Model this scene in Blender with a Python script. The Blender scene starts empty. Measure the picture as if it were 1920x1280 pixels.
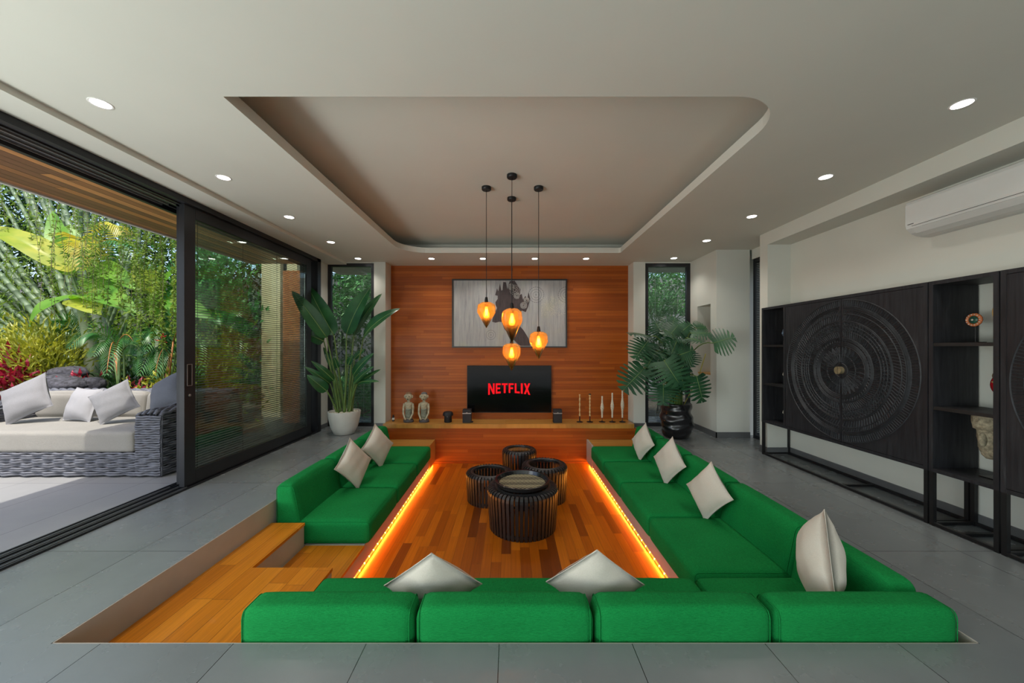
import bpy, math, random
import numpy as np
from mathutils import Vector, Matrix
from mathutils.geometry import tessellate_polygon

SC = bpy.context.scene
COL = SC.collection
PI = math.pi
EYE = 1.335            # camera height above the room floor
FPX = 675.0            # focal length in pixels of a 1920 wide picture

# ------------------------------------------------------------------ camera
cd = bpy.data.cameras.new('camera')
cam = bpy.data.objects.new('camera', cd)
COL.objects.link(cam)
cam.location = (0, 0, EYE)
cam.rotation_euler = (PI / 2, 0, 0)
cd.sensor_width = 36.0
cd.lens = FPX / 1920 * 36.0
cd.shift_x = 2 / 1920
cd.shift_y = 12 / 1920
cd.clip_start = 0.05
SC.camera = cam

# ------------------------------------------------------------------ world, sun, exposure
SC.view_settings.view_transform = 'Standard'
SC.view_settings.look = 'None'
SC.view_settings.gamma = 1.0
SC.view_settings.use_curve_mapping = False
SC.view_settings.exposure = 0.53
world = bpy.data.worlds.new('sky')
SC.world = world
world.use_nodes = True
wt = world.node_tree
wt.nodes.clear()
wo = wt.nodes.new('ShaderNodeOutputWorld')
wb = wt.nodes.new('ShaderNodeBackground')
ws = wt.nodes.new('ShaderNodeTexSky')
ws.sky_type = 'NISHITA'
ws.sun_disc = False
ws.sun_elevation = math.radians(58)
ws.sun_rotation = math.radians(180)
ws.air_density = 1.0
ws.dust_density = 3.0
ws.ozone_density = 1.0
wb.inputs['Strength'].default_value = 0.25
wt.links.new(ws.outputs[0], wb.inputs['Color'])
wt.links.new(wb.outputs[0], wo.inputs['Surface'])

sd = bpy.data.lights.new('sun', 'SUN')
sd.energy = 3.0
sd.angle = math.radians(0.6)
sd.color = (1.0, 0.95, 0.86)
sun = bpy.data.objects.new('sun', sd)
COL.objects.link(sun)
sun.rotation_euler = Vector((-0.03, 0.30, -0.95)).to_track_quat('-Z', 'Y').to_euler()
sun.location = (-6, -4, 9)

# added fill lamp at the unseen rear window, standing in for daylight
ad = bpy.data.lights.new('fill_lamp_rear', 'AREA')
ad.shape = 'RECTANGLE'
ad.size = 5.4
ad.size_y = 2.4
ad.energy = 20.0
ad.color = (0.93, 0.97, 1.0)
adl = bpy.data.objects.new('fill_lamp_rear', ad)
COL.objects.link(adl)
adl.location = (0.2, -3.15, 1.3)
adl.rotation_euler = (PI / 2, 0, 0)
# added fill lamp in the door opening, out of view, to boost daylight
dd = bpy.data.lights.new('fill_lamp_door', 'AREA')
dd.shape = 'RECTANGLE'
dd.size = 4.6
dd.size_y = 2.3
dd.energy = 50.0
dd.color = (0.93, 1.0, 0.93)
ddl = bpy.data.objects.new('fill_lamp_door', dd)
COL.objects.link(ddl)
ddl.location = (-3.36, -0.75, 1.25)
ddl.rotation_euler = (PI / 2, 0, -PI / 2)
# added fill lamp tilted upwards, imitating sunlight bounced off the patio
du = bpy.data.lights.new('fill_lamp_patio', 'AREA')
du.shape = 'RECTANGLE'
du.size = 4.6
du.size_y = 1.4
du.energy = 100.0
du.color = (0.98, 1.0, 0.93)
dul = bpy.data.objects.new('fill_lamp_patio', du)
COL.objects.link(dul)
dul.location = (-3.9, -0.75, 0.35)
dul.rotation_euler = Vector((0.80, 0.10, 0.60)).to_track_quat('-Z', 'Y').to_euler()

SC.cycles.max_bounces = 9
SC.cycles.diffuse_bounces = 5
SC.cycles.transparent_max_bounces = 24
SC.cycles.sample_clamp_indirect = 6.0


# ------------------------------------------------------------------ materials
def s2l(c):
    return tuple((v / 12.92 if v <= 0.04045 else ((v + 0.055) / 1.055) ** 2.4) for v in (x / 255 for x in c))


class N:
    """short-hand for building a node tree"""
    def __init__(self, name):
        self.m = bpy.data.materials.new(name)
        self.m.use_nodes = True
        self.t = self.m.node_tree
        self.t.nodes.clear()
        self.out = self.t.nodes.new('ShaderNodeOutputMaterial')

    def n(self, kind, **kw):
        nd = self.t.nodes.new('ShaderNode' + kind)
        for k, v in kw.items():
            setattr(nd, k, v)
        return nd

    def l(self, a, b):
        self.t.links.new(a, b)

    def math(self, op, a, b=None, c=None):
        nd = self.n('Math', operation=op)
        for i, v in enumerate((a, b, c)):
            if v is None:
                continue
            if isinstance(v, (int, float)):
                nd.inputs[i].default_value = v
            else:
                self.l(v, nd.inputs[i])
        return nd.outputs[0]

    def mix(self, fac, a, b, mode='MIX'):
        nd = self.n('MixRGB', blend_type=mode)
        for i, v in enumerate((fac, a, b)):
            if isinstance(v, (int, float)):
                nd.inputs[i].default_value = v
            elif isinstance(v, tuple):
                nd.inputs[i].default_value = (*v, 1) if len(v) == 3 else v
            else:
                self.l(v, nd.inputs[i])
        return nd.outputs[0]

    def ramp(self, fac, stops, interp='LINEAR'):
        nd = self.n('ValToRGB')
        cr = nd.color_ramp
        cr.interpolation = interp
        while len(cr.elements) < len(stops):
            cr.elements.new(0.5)
        for e, (p, c) in zip(cr.elements, stops):
            e.position = p
            e.color = (*c, 1)
        self.l(fac, nd.inputs[0])
        return nd.outputs[0]

    def coords(self, scale=(1, 1, 1), rot=(0, 0, 0), kind='Object'):
        tc = self.n('TexCoord')
        mp = self.n('Mapping')
        mp.inputs['Scale'].default_value = scale
        mp.inputs['Rotation'].default_value = rot
        self.l(tc.outputs[kind], mp.inputs['Vector'])
        return mp.outputs[0]

    def noise(self, vec, scale=5, detail=4, rough=0.55):
        nd = self.n('TexNoise')
        nd.inputs['Scale'].default_value = scale
        nd.inputs['Detail'].default_value = detail
        nd.inputs['Roughness'].default_value = rough
        self.l(vec, nd.inputs['Vector'])
        return nd.outputs['Fac']

    def bump(self, h, strength=0.3, dist=0.01):
        nd = self.n('Bump')
        nd.inputs['Strength'].default_value = strength
        nd.inputs['Distance'].default_value = dist
        self.l(h, nd.inputs['Height'])
        return nd.outputs[0]

    def bsdf(self, color, rough=0.5, metal=0.0, spec=0.5, normal=None, coat=0.0, sheen=0.0):
        b = self.n('BsdfPrincipled')
        if isinstance(color, tuple):
            b.inputs['Base Color'].default_value = (*color, 1)
        else:
            self.l(color, b.inputs['Base Color'])
        if isinstance(rough, (int, float)):
            b.inputs['Roughness'].default_value = rough
        else:
            self.l(rough, b.inputs['Roughness'])
        b.inputs['Metallic'].default_value = metal
        b.inputs['Specular IOR Level'].default_value = spec
        b.inputs['Coat Weight'].default_value = coat
        b.inputs['Sheen Weight'].default_value = sheen
        if normal is not None:
            self.l(normal, b.inputs['Normal'])
        self.l(b.outputs[0], self.out.inputs['Surface'])
        return b


def mat(name, c, rough=0.5, metal=0.0, var=0.12, scale=6, bump=0.0, bscale=60, spec=0.5, coat=0.0, sheen=0.0, stretch=(1, 1, 1)):
    """plain procedural material: a colour, gently varied, with fine bump"""
    k = N(name)
    v = k.coords(stretch)
    nz = k.noise(v, scale)
    lo = tuple(x * (1 - var) for x in c)
    hi = tuple(min(1, x * (1 + var)) for x in c)
    col = k.ramp(nz, [(0.3, lo), (0.7, hi)])
    nm = None
    if bump:
        nm = k.bump(k.noise(v, bscale, 3), bump, 0.004)
    k.bsdf(col, rough, metal, spec, nm, coat, sheen)
    return k.m


def emit(name, c, s):
    k = N(name)
    e = k.n('Emission')
    e.inputs['Color'].default_value = (*c, 1)
    e.inputs['Strength'].default_value = s
    k.l(e.outputs[0], k.out.inputs['Surface'])
    return k.m


def planks(name, along, across, w, L, stops, rough=0.35, gap=0.0012, gapcol=(0.02, 0.01, 0.004), grain=0.25, coat=0.0, bump=0.25, seam=0.4):
    k = N(name)
    tc = k.n('TexCoord')
    sx = k.n('SeparateXYZ')
    k.l(tc.outputs['Object'], sx.inputs[0])
    a = sx.outputs['XYZ'.index(along)]
    c = sx.outputs['XYZ'.index(across)]
    u = k.math('DIVIDE', c, w)
    row = k.math('FLOOR', u)
    fu = k.math('FRACT', u)
    wn = k.n('TexWhiteNoise', noise_dimensions='1D')
    k.l(row, wn.inputs['W'])
    v = k.math('ADD', k.math('DIVIDE', a, L), k.math('MULTIPLY', wn.outputs['Value'], 9.37))
    cell = k.math('FLOOR', v)
    fv = k.math('FRACT', v)
    w2 = k.n('TexWhiteNoise', noise_dimensions='2D')
    cb = k.n('CombineXYZ')
    k.l(row, cb.inputs[0])
    k.l(cell, cb.inputs[1])
    k.l(cb.outputs[0], w2.inputs['Vector'])
    base = k.ramp(w2.outputs['Value'], stops)
    # grain runs along the board
    g = k.n('CombineXYZ')
    k.l(k.math('MULTIPLY', a, 1.6), g.inputs[0])
    k.l(k.math('MULTIPLY', c, 55.0), g.inputs[1])
    k.l(k.math('MULTIPLY', w2.outputs['Value'], 30.0), g.inputs[2])
    gn = k.noise(g.outputs[0], 1.3, 5, 0.65)
    gr = k.ramp(gn, [(0.25, (1 - grain,) * 3), (0.75, (1 + 0.0,) * 3)])
    col = k.mix(1.0, base, gr, 'MULTIPLY')
    du = k.math('MULTIPLY', k.math('MINIMUM', fu, k.math('SUBTRACT', 1.0, fu)), w)
    dv = k.math('MULTIPLY', k.math('MINIMUM', fv, k.math('SUBTRACT', 1.0, fv)), L)
    mu = k.math('LESS_THAN', du, gap)
    mv = k.math('LESS_THAN', dv, gap * seam * 2)
    m = k.math('MAXIMUM', mu, mv)
    col = k.mix(m, col, gapcol)
    hgt = k.math('SUBTRACT', k.math('MULTIPLY', gn, 0.25), m)
    k.bsdf(col, rough, 0, 0.28, k.bump(hgt, bump, 0.002), coat)
    return k.m


def tiles(name, tx, ty, ox, oy, c1, c2, rough):
    k = N(name)
    tc = k.n('TexCoord')
    sx = k.n('SeparateXYZ')
    k.l(tc.outputs['Object'], sx.inputs[0])
    u = k.math('DIVIDE', k.math('SUBTRACT', sx.outputs[0], ox), tx)
    v = k.math('DIVIDE', k.math('SUBTRACT', sx.outputs[1], oy), ty)
    fu, fv = k.math('FRACT', u), k.math('FRACT', v)
    cb = k.n('CombineXYZ')
    k.l(k.math('FLOOR', u), cb.inputs[0])
    k.l(k.math('FLOOR', v), cb.inputs[1])
    wn = k.n('TexWhiteNoise', noise_dimensions='2D')
    k.l(cb.outputs[0], wn.inputs['Vector'])
    du = k.math('MULTIPLY', k.math('MINIMUM', fu, k.math('SUBTRACT', 1.0, fu)), tx)
    dv = k.math('MULTIPLY', k.math('MINIMUM', fv, k.math('SUBTRACT', 1.0, fv)), ty)
    m = k.math('MAXIMUM', k.math('LESS_THAN', du, 0.0016), k.math('LESS_THAN', dv, 0.0016))
    cl = k.noise(k.coords((1, 1, 1)), 1.3, 7, 0.62)
    f = k.math('ADD', k.math('MULTIPLY', cl, 0.85), k.math('MULTIPLY', wn.outputs['Value'], 0.2))
    col = k.ramp(f, [(0.1, c1), (1.0, c2)])
    col = k.mix(m, col, (0.01, 0.01, 0.01))
    rg = k.n('MapRange')
    k.l(k.noise(k.coords((1, 1, 1)), 4, 5), rg.inputs[0])
    rg.inputs[3].default_value = rough - 0.05
    rg.inputs[4].default_value = rough + 0.08
    hgt = k.math('SUBTRACT', k.math('MULTIPLY', cl, 0.3), m)
    k.bsdf(col, rg.outputs[0], 0, 0.55, k.bump(hgt, 0.08, 0.0015))
    return k.m


def fabric(name, c, hi, scale=1.0, sheen=0.3):
    k = N(name)
    v = k.coords((1, 1, 1))
    wx = k.noise(k.coords((60 * scale, 420 * scale, 420 * scale)), 1, 2)
    wy = k.noise(k.coords((420 * scale, 60 * scale, 420 * scale)), 1, 2)
    w = k.math('ADD', k.math('MULTIPLY', wx, 0.5), k.math('MULTIPLY', wy, 0.5))
    big = k.noise(v, 3, 3)
    col = k.ramp(k.math('ADD', k.math('MULTIPLY', w, 0.8), k.math('MULTIPLY', big, 0.2)), [(0.36, c), (0.62, hi)])
    h = k.math('ADD', w, k.math('MULTIPLY', k.noise(v, 9, 3), 0.8))
    k.bsdf(col, 0.92, 0, 0.15, k.bump(h, 0.45, 0.006), 0, sheen)
    return k.m


def leafmat(name, c1, c2, trans=0.35, rough=0.4, scale=2.5, backc=None):
    k = N(name)
    nz = k.noise(k.coords((1, 1, 1)), scale, 4)
    col = k.ramp(nz, [(0.32, c1), (0.68, c2)])
    b = k.bsdf(col, rough, 0, 0.45)
    tr = k.n('BsdfTranslucent')
    k.l(k.mix(1.0, col, backc or (1.0, 1.0, 0.55), 'MULTIPLY'), tr.inputs['Color'])
    mx = k.n('MixShader')
    mx.inputs[0].default_value = trans
    k.l(b.outputs[0], mx.inputs[1])
    k.l(tr.outputs[0], mx.inputs[2])
    k.l(mx.outputs[0], k.out.inputs['Surface'])
    return k.m


def glassmat(name, tint=(0.93, 0.96, 0.95), refl=1.0):
    k = N(name)
    t = k.n('BsdfTransparent')
    t.inputs['Color'].default_value = (*tint, 1)
    g = k.n('BsdfGlossy')
    g.inputs['Roughness'].default_value = 0.0
    lw = k.n('Fresnel')
    lw.inputs['IOR'].default_value = 1.5
    mx = k.n('MixShader')
    k.l(k.math('MULTIPLY', lw.outputs[0], refl), mx.inputs[0])
    k.l(t.outputs[0], mx.inputs[1])
    k.l(g.outputs[0], mx.inputs[2])
    k.l(mx.outputs[0], k.out.inputs['Surface'])
    return k.m


# ------------------------------------------------------------------ mesh building
class MB:
    def __init__(self):
        self.v, self.f, self.mi = [], [], []

    def add(self, vs, fs, M=None, mi=0):
        o = len(self.v)
        if M is not None:
            vs = [tuple(M @ Vector(p)) for p in vs]
        self.v += [tuple(p) for p in vs]
        self.f += [tuple(i + o for i in f) for f in fs]
        self.mi += [mi] * len(fs)
        return self

    def box(self, x0, x1, y0, y1, z0, z1, M=None, mi=0):
        vs = [(x0, y0, z0), (x1, y0, z0), (x1, y1, z0), (x0, y1, z0), (x0, y0, z1), (x1, y0, z1), (x1, y1, z1), (x0, y1, z1)]
        fs = [(0, 3, 2, 1), (4, 5, 6, 7), (0, 1, 5, 4), (1, 2, 6, 5), (2, 3, 7, 6), (3, 0, 4, 7)]
        return self.add(vs, fs, M, mi)

    def tube(self, pts, r, n=8, M=None, mi=0, flat=1.0, caps=True):
        pts = [Vector(p) for p in pts]
        rs = r if isinstance(r, (list, tuple)) else [r] * len(pts)
        vs, fs = [], []
        prev = None
        for i, p in enumerate(pts):
            d = (pts[min(i + 1, len(pts) - 1)] - pts[max(i - 1, 0)])
            if d.length < 1e-9:
                d = Vector((0, 0, 1))
            d.normalize()
            if prev is None:
                up = Vector((0, 0, 1)) if abs(d.z) < 0.9 else Vector((1, 0, 0))
                a = d.cross(up).normalized()
            else:
                a = (prev - d * prev.dot(d))
                a = a.normalized() if a.length > 1e-6 else d.orthogonal().normalized()
            prev = a
            b = d.cross(a)
            for k in range(n):
                t = 2 * PI * k / n
                vs.append(p + (a * math.cos(t) + b * math.sin(t) * flat) * rs[i])
        for i in range(len(pts) - 1):
            for k in range(n):
                k2 = (k + 1) % n
                fs.append((i * n + k, i * n + k2, (i + 1) * n + k2, (i + 1) * n + k))
        if caps:
            fs.append(tuple(range(n))[::-1])
            fs.append(tuple((len(pts) - 1) * n + k for k in range(n)))
        return self.add(vs, fs, M, mi)

    def lathe(self, prof, c=(0, 0, 0), n=32, M=None, mi=0, wob=None):
        vs, fs = [], []
        for j, (r, z) in enumerate(prof):
            for k in range(n):
                t = 2 * PI * k / n
                rr = r * (wob(t, z) if wob else 1)
                vs.append((c[0] + rr * math.cos(t), c[1] + rr * math.sin(t), c[2] + z))
        for j in range(len(prof) - 1):
            for k in range(n):
                k2 = (k + 1) % n
                fs.append((j * n + k, j * n + k2, (j + 1) * n + k2, (j + 1) * n + k))
        closed = prof[0] == prof[-1]
        if prof[0][0] > 1e-5 and not closed:
            fs.append(tuple(range(n))[::-1])
        if prof[-1][0] > 1e-5 and not closed:
            fs.append(tuple((len(prof) - 1) * n + k for k in range(n)))
        return self.add(vs, fs, M, mi)

    def ball(self, c, r, n=16, m=10, M=None, mi=0):
        rx, ry, rz = r if isinstance(r, (tuple, list)) else (r, r, r)
        vs = []
        for j in range(m + 1):
            p = PI * j / m
            for k in range(n):
                t = 2 * PI * k / n
                vs.append((c[0] + rx * math.sin(p) * math.cos(t), c[1] + ry * math.sin(p) * math.sin(t), c[2] - rz * math.cos(p)))
        fs = [(j * n + k, j * n + (k + 1) % n, (j + 1) * n + (k + 1) % n, (j + 1) * n + k) for j in range(m) for k in range(n)]
        return self.add(vs, fs, M, mi)

    def prism(self, poly, h0, h1, fn=lambda u, v, w: (u, v, w), holes=(), mi=0):
        """poly in (u, v), extruded over w from h0 to h1, placed by fn"""
        loops = [poly] + list(holes)
        flat = [p for lp in loops for p in lp]
        tri = tessellate_polygon([[Vector((a, b, 0)) for a, b in lp] for lp in loops])
        n = len(flat)
        vs = [fn(a, b, h0) for a, b in flat] + [fn(a, b, h1) for a, b in flat]
        fs = [tuple(t) for t in tri] + [tuple(i + n for i in reversed(t)) for t in tri]
        o = 0
        for lp in loops:
            m = len(lp)
            for i in range(m):
                j = (i + 1) % m
                fs.append((o + i, o + j, n + o + j, n + o + i))
            o += m
        return self.add(vs, fs, None, mi)

    def build(self, name, m, parent=None, org=(0, 0, 0), smooth=False, bevel=0.0, auto=None, sub=0, recalc=False):
        me = bpy.data.meshes.new(name)
        ox, oy, oz = org
        me.from_pydata([(x - ox, y - oy, z - oz) for x, y, z in self.v], [], self.f)
        ms = m if isinstance(m, (list, tuple)) else [m]
        for q in ms:
            me.materials.append(q)
        if len(ms) > 1:
            me.polygons.foreach_set('material_index', self.mi)
        if recalc:
            import bmesh
            b = bmesh.new()
            b.from_mesh(me)
            bmesh.ops.recalc_face_normals(b, faces=b.faces)
            b.to_mesh(me)
            b.free()
        if smooth:
            me.polygons.foreach_set('use_smooth', [True] * len(me.polygons))
            if auto:
                me.set_sharp_from_angle(angle=math.radians(auto))
        me.update()
        o = bpy.data.objects.new(name, me)
        COL.objects.link(o)
        if parent is not None:
            o.parent = parent
        else:
            o.location = org
        if bevel:
            b = o.modifiers.new('bevel', 'BEVEL')
            b.width = bevel
            b.segments = 2
            b.limit_method = 'ANGLE'
        if sub:
            s = o.modifiers.new('sub', 'SUBSURF')
            s.levels = sub
            s.render_levels = sub
        return o


def thing(name, label, cat, loc=(0, 0, 0), group=None, rotz=0.0):
    o = bpy.data.objects.new(name, None)
    COL.objects.link(o)
    o.location = loc
    o.rotation_euler = (0, 0, rotz)
    o['label'] = label
    o['category'] = cat
    if group:
        o['group'] = group
    return o


def tag(o, label, cat, group=None, kind=None):
    o['label'] = label
    o['category'] = cat
    if group:
        o['group'] = group
    if kind:
        o['kind'] = kind
    return o


def struct(name, mb=None, m=None, **kw):
    if mb is None:
        o = bpy.data.objects.new(name, None)
        COL.objects.link(o)
    else:
        o = mb.build(name, m, **kw)
    o['kind'] = 'structure'
    return o


def dup(root, loc=None, label=None, rotz=None, group=None):
    def cp(o, par):
        c = o.copy()
        COL.objects.link(c)
        if par is not None:
            c.parent = par
        for ch in list(o.children):
            cp(ch, c)
        return c
    r = cp(root, None)
    if loc is not None:
        r.location = loc
    if rotz is not None:
        r.rotation_euler = (0, 0, rotz)
    if label:
        r['label'] = label
    if group:
        r['group'] = group
    return r


def at(px, py, Y):
    return Vector(((px - 958) * Y / FPX, Y, EYE - (py - 652) * Y / FPX))


def rrect(x0, x1, y0, y1, radii, n=10):
    """rounded rectangle, radii for corners (x0,y0) (x1,y0) (x1,y1) (x0,y1)"""
    out = []
    cs = [(x0, y0, 1, 1, PI), (x1, y0, -1, 1, 1.5 * PI), (x1, y1, -1, -1, 0), (x0, y1, 1, -1, 0.5 * PI)]
    for (cx, cy, sx, sy, a0), r in zip(cs, radii):
        if r <= 0:
            out.append((cx, cy))
            continue
        for k in range(n + 1):
            a = a0 + (PI / 2) * k / n
            out.append((cx + sx * r + r * math.cos(a), cy + sy * r + r * math.sin(a)))
    return out


def fan(name_pts):
    return name_pts


def cushion(sx, sy, sz, r, n=14, puff=0.0, topfn=None):
    """soft block: x in +-sx/2, y 0..sy, z 0..sz, rounded by r, faces puffed"""
    vs, idx, fs = [], {}, []
    hx, hy, hz = sx / 2, sy / 2, sz / 2

    def pt(a, b, c):
        key = (round(a, 5), round(b, 5), round(c, 5))
        if key in idx:
            return idx[key]
        p = Vector((a * hx, b * hy, c * hz))
        q = Vector((max(-hx + r, min(hx - r, p.x)), max(-hy + r, min(hy - r, p.y)), max(-hz + r, min(hz - r, p.z))))
        d = p - q
        if d.length > 1e-9:
            p = q + d.normalized() * min(r, d.length if sum(abs(t) > 1e-9 for t in d) == 1 else r)
        pa, pb, pc = 1 - a * a, 1 - b * b, 1 - c * c
        if abs(c) > 0.999:
            p.z += math.copysign(puff, c) * (pa * pb) ** 0.5
        if abs(a) > 0.999:
            p.x += math.copysign(puff * 0.35, a) * (pb * pc) ** 0.5
        if abs(b) > 0.999:
            p.y += math.copysign(puff * 0.35, b) * (pa * pc) ** 0.5
        p += Vector((0, hy, hz))
        if topfn:
            p = topfn(p)
        idx[key] = len(vs)
        vs.append(tuple(p))
        return idx[key]

    # parameters pushed towards the edges so the rounding has vertices
    t = [math.sin(PI / 2 * (-1 + 2 * i / n)) for i in range(n + 1)]
    for ax in range(3):
        for s in (-1, 1):
            for i in range(n):
                for j in range(n):
                    q = []
                    for (ii, jj) in ((i, j), (i + 1, j), (i + 1, j + 1), (i, j + 1)):
                        p = [0, 0, 0]
                        p[ax] = s
                        p[(ax + 1) % 3] = t[ii]
                        p[(ax + 2) % 3] = t[jj]
                        q.append(pt(*p))
                    if s < 0:
                        q = q[::-1]
                    fs.append(tuple(q))
    return vs, fs


def pillow_mesh(size, thick, seed, n=22, pinch=0.10):
    rnd = random.Random(seed)
    ph = [rnd.uniform(0, 6.28) for _ in range(6)]
    h = size / 2
    vs, fs = [], []
    for s in (-1, 1):
        for i in range(n + 1):
            for j in range(n + 1):
                u, v = -1 + 2 * i / n, -1 + 2 * j / n
                eu = 1 - pinch * (1 - v * v) * abs(u) ** 3
                ev = 1 - pinch * (1 - u * u) * abs(v) ** 3
                w = max(0.0, (1 - abs(u) ** 2.6)) ** 0.7 * max(0.0, (1 - abs(v) ** 2.6)) ** 0.7
                edge = min(1, 4 * (1 - max(abs(u), abs(v))))
                wr = 0.025 * math.sin(7 * u + 3 * v + ph[0]) * math.sin(5 * v - 4 * u + ph[1]) + 0.018 * math.sin(14 * u * v + ph[2]) * (u * u + v * v)
                vs.append((u * h * eu, s * (thick / 2 * w * (1 + wr * 2) + 0.0015) + 0.006 * math.sin(2.2 * u + ph[3]) * edge, v * h * ev))
    m = (n + 1) ** 2
    for s in (0, 1):
        for i in range(n):
            for j in range(n):
                a = s * m + i * (n + 1) + j
                q = (a, a + 1, a + n + 2, a + n + 1)
                fs.append(q if s else q[::-1])
    for k in range(n):
        for (a, b) in (((k) * (n + 1), (k + 1) * (n + 1)), ((k + 1) * (n + 1) + n, k * (n + 1) + n), (k + 1, k), (n * (n + 1) + k, n * (n + 1) + k + 1)):
            fs.append((a, b, b + m, a + m))
    return vs, fs


def ribbon(base, tip, width, sag=0.1, fold=0.25, up=(0, 0, 1), n=12, m=6, prof=None, twist=0.0, wav=0.0, seed=0):
    """a blade with a mid fold: broad leaf as one double-curved sheet"""
    base, tip, up = Vector(base), Vector(tip), Vector(up).normalized()
    ax = tip - base
    L = ax.length
    ax.normalize()
    side = ax.cross(up)
    if side.length < 1e-3:
        side = ax.orthogonal()
    side.normalize()
    nrm = side.cross(ax).normalized()
    rnd = random.Random(seed)
    ph = rnd.uniform(0, 6)
    vs, fs = [], []
    for i in range(n + 1):
        t = i / n
        w = (prof(t) if prof else (math.sin(PI * min(1, t ** 0.75)) ** 0.75)) * width / 2
        c = base + ax * L * t + nrm * (sag * L * 4 * t * (1 - t)) 
        a = twist * t
        s2 = side * math.cos(a) + nrm * math.sin(a)
        n2 = nrm * math.cos(a) - side * math.sin(a)
        for j in range(m + 1):
            u = -1 + 2 * j / m
            p = c + s2 * (u * w) + n2 * (abs(u) * w * fold - wav * w * math.sin(9 * t + ph + u) * abs(u))
            vs.append(tuple(p))
    for i in range(n):
        for j in range(m):
            a = i * (m + 1) + j
            fs.append((a, a + 1, a + m + 2, a + m + 1))
    return vs, fs


def quads_np(mb, C, D, S, L, W, bend=0.15):
    """many small pointed leaves: centre C, direction D, side S (numpy arrays)"""
    n = len(C)
    Nn = np.cross(D, S)
    L = np.asarray(L).reshape(-1, 1)
    W = np.asarray(W).reshape(-1, 1)
    p0 = C
    p1 = C + D * L * 0.45 + S * W * 0.5 + Nn * W * bend
    p2 = C + D * L - Nn * L * bend
    p3 = C + D * L * 0.45 - S * W * 0.5 + Nn * W * bend
    o = len(mb.v)
    P = np.stack([p0, p1, p2, p3], 1).reshape(-1, 3)
    mb.v += [tuple(x) for x in P.tolist()]
    mb.f += [(o + 4 * i, o + 4 * i + 1, o + 4 * i + 2, o + 4 * i + 3) for i in range(n)]
    mb.mi += [0] * n


def unit(a):
    return a / np.maximum(1e-9, np.linalg.norm(a, axis=1, keepdims=True))

# ------------------------------------------------------------------ palette
M_ceil = mat('ceiling_paint', (0.62, 0.63, 0.575), 0.75, var=0.02, scale=1.5, bump=0.03, bscale=40)
M_wall = mat('wall_paint', (0.58, 0.595, 0.545), 0.7, var=0.02, scale=2, bump=0.03, bscale=50)
M_plaster = mat('pit_plaster', (0.40, 0.37, 0.32), 0.6, var=0.08, scale=3, bump=0.06, bscale=30)
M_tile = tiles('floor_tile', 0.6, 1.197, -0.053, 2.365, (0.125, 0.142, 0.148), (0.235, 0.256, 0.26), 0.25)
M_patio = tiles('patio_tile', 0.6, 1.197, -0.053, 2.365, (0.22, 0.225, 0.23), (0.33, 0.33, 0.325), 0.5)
M_base = mat('baseboard_grey', (0.11, 0.115, 0.118), 0.35, var=0.15, scale=4)
M_pitwood = planks('pit_floor_boards', 'Y', 'X', 0.088, 0.75,
                   [(0.0, (0.16, 0.033, 0.002)), (0.10, (0.30, 0.065, 0.003)), (0.28, (0.47, 0.115, 0.004)), (0.65, (0.56, 0.145, 0.005)), (1.0, (0.64, 0.18, 0.007))], 0.3, 0.0008, coat=0.03, grain=0.35)
M_stepwood = planks('step_boards', 'Y', 'X', 0.12, 0.85,
                    [(0.0, (0.60, 0.19, 0.010)), (0.5, (0.70, 0.235, 0.013)), (1.0, (0.80, 0.29, 0.02))], 0.3, 0.001, coat=0.15, grain=0.35)
M_orange = planks('orange_wall_boards', 'X', 'Z', 0.05, 1.5,
                  [(0.0, (0.31, 0.067, 0.006)), (0.5, (0.39, 0.092, 0.009)), (1.0, (0.46, 0.118, 0.012))], 0.42, 0.0016, gapcol=(0.20, 0.045, 0.008), grain=0.3, bump=0.5)
M_soffit = planks('soffit_boards', 'Y', 'X', 0.095, 2.6,
                  [(0.0, (0.20, 0.10, 0.06)), (0.4, (0.32, 0.15, 0.08)), (0.7, (0.55, 0.24, 0.09)), (1.0, (0.70, 0.33, 0.13))], 0.4, 0.003, grain=0.4)
M_shelf = planks('shelf_slab', 'X', 'Y', 0.3, 4.0, [(0.0, (0.58, 0.27, 0.05)), (1.0, (0.68, 0.35, 0.08))], 0.3, 0.0004, grain=0.5, coat=0.2)
M_alu = mat('dark_aluminium', (0.022, 0.024, 0.028), 0.38, metal=0.3, var=0.08)
M_rail = mat('track_metal', (0.42, 0.43, 0.44), 0.35, metal=0.8, var=0.05)
M_glass = glassmat('window_glass', refl=0.35)
M_dglass = glassmat('door_glass', (0.93, 0.97, 0.94), 0.12)
M_blind = mat('blind_slat', (0.10, 0.10, 0.105), 0.45, metal=0.3, var=0.05)
M_blindw = mat('blind_slat_grey', (0.42, 0.45, 0.43), 0.45, metal=0.2, var=0.05)
M_black = mat('black_metal', (0.012, 0.012, 0.013), 0.4, metal=0.4, var=0.1)
M_green = fabric('green_upholstery', (0.002, 0.135, 0.028), (0.008, 0.255, 0.058), 1.0, 0.0)
M_pillow = fabric('cream_cotton', (0.53, 0.49, 0.42), (0.64, 0.60, 0.52), 1.3, 0.1)
M_greyfab = fabric('grey_canvas', (0.19, 0.19, 0.20), (0.27, 0.27, 0.275), 1.2, 0.1)
M_dgreyfab = fabric('slate_canvas', (0.075, 0.082, 0.10), (0.125, 0.135, 0.155), 1.2, 0.1)
M_beigefab = fabric('stone_canvas', (0.24, 0.23, 0.205), (0.31, 0.30, 0.27), 1.2, 0.1)

# ------------------------------------------------------------------ room shell
PX0, PX1, PY0, PY1 = -2.08, 2.12, 1.626, 6.0     # conversation pit
ZB, ZF, ZS = -0.385, -0.58, -0.18                # bench, pit floor, upper step
ZC = 2.793

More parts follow.
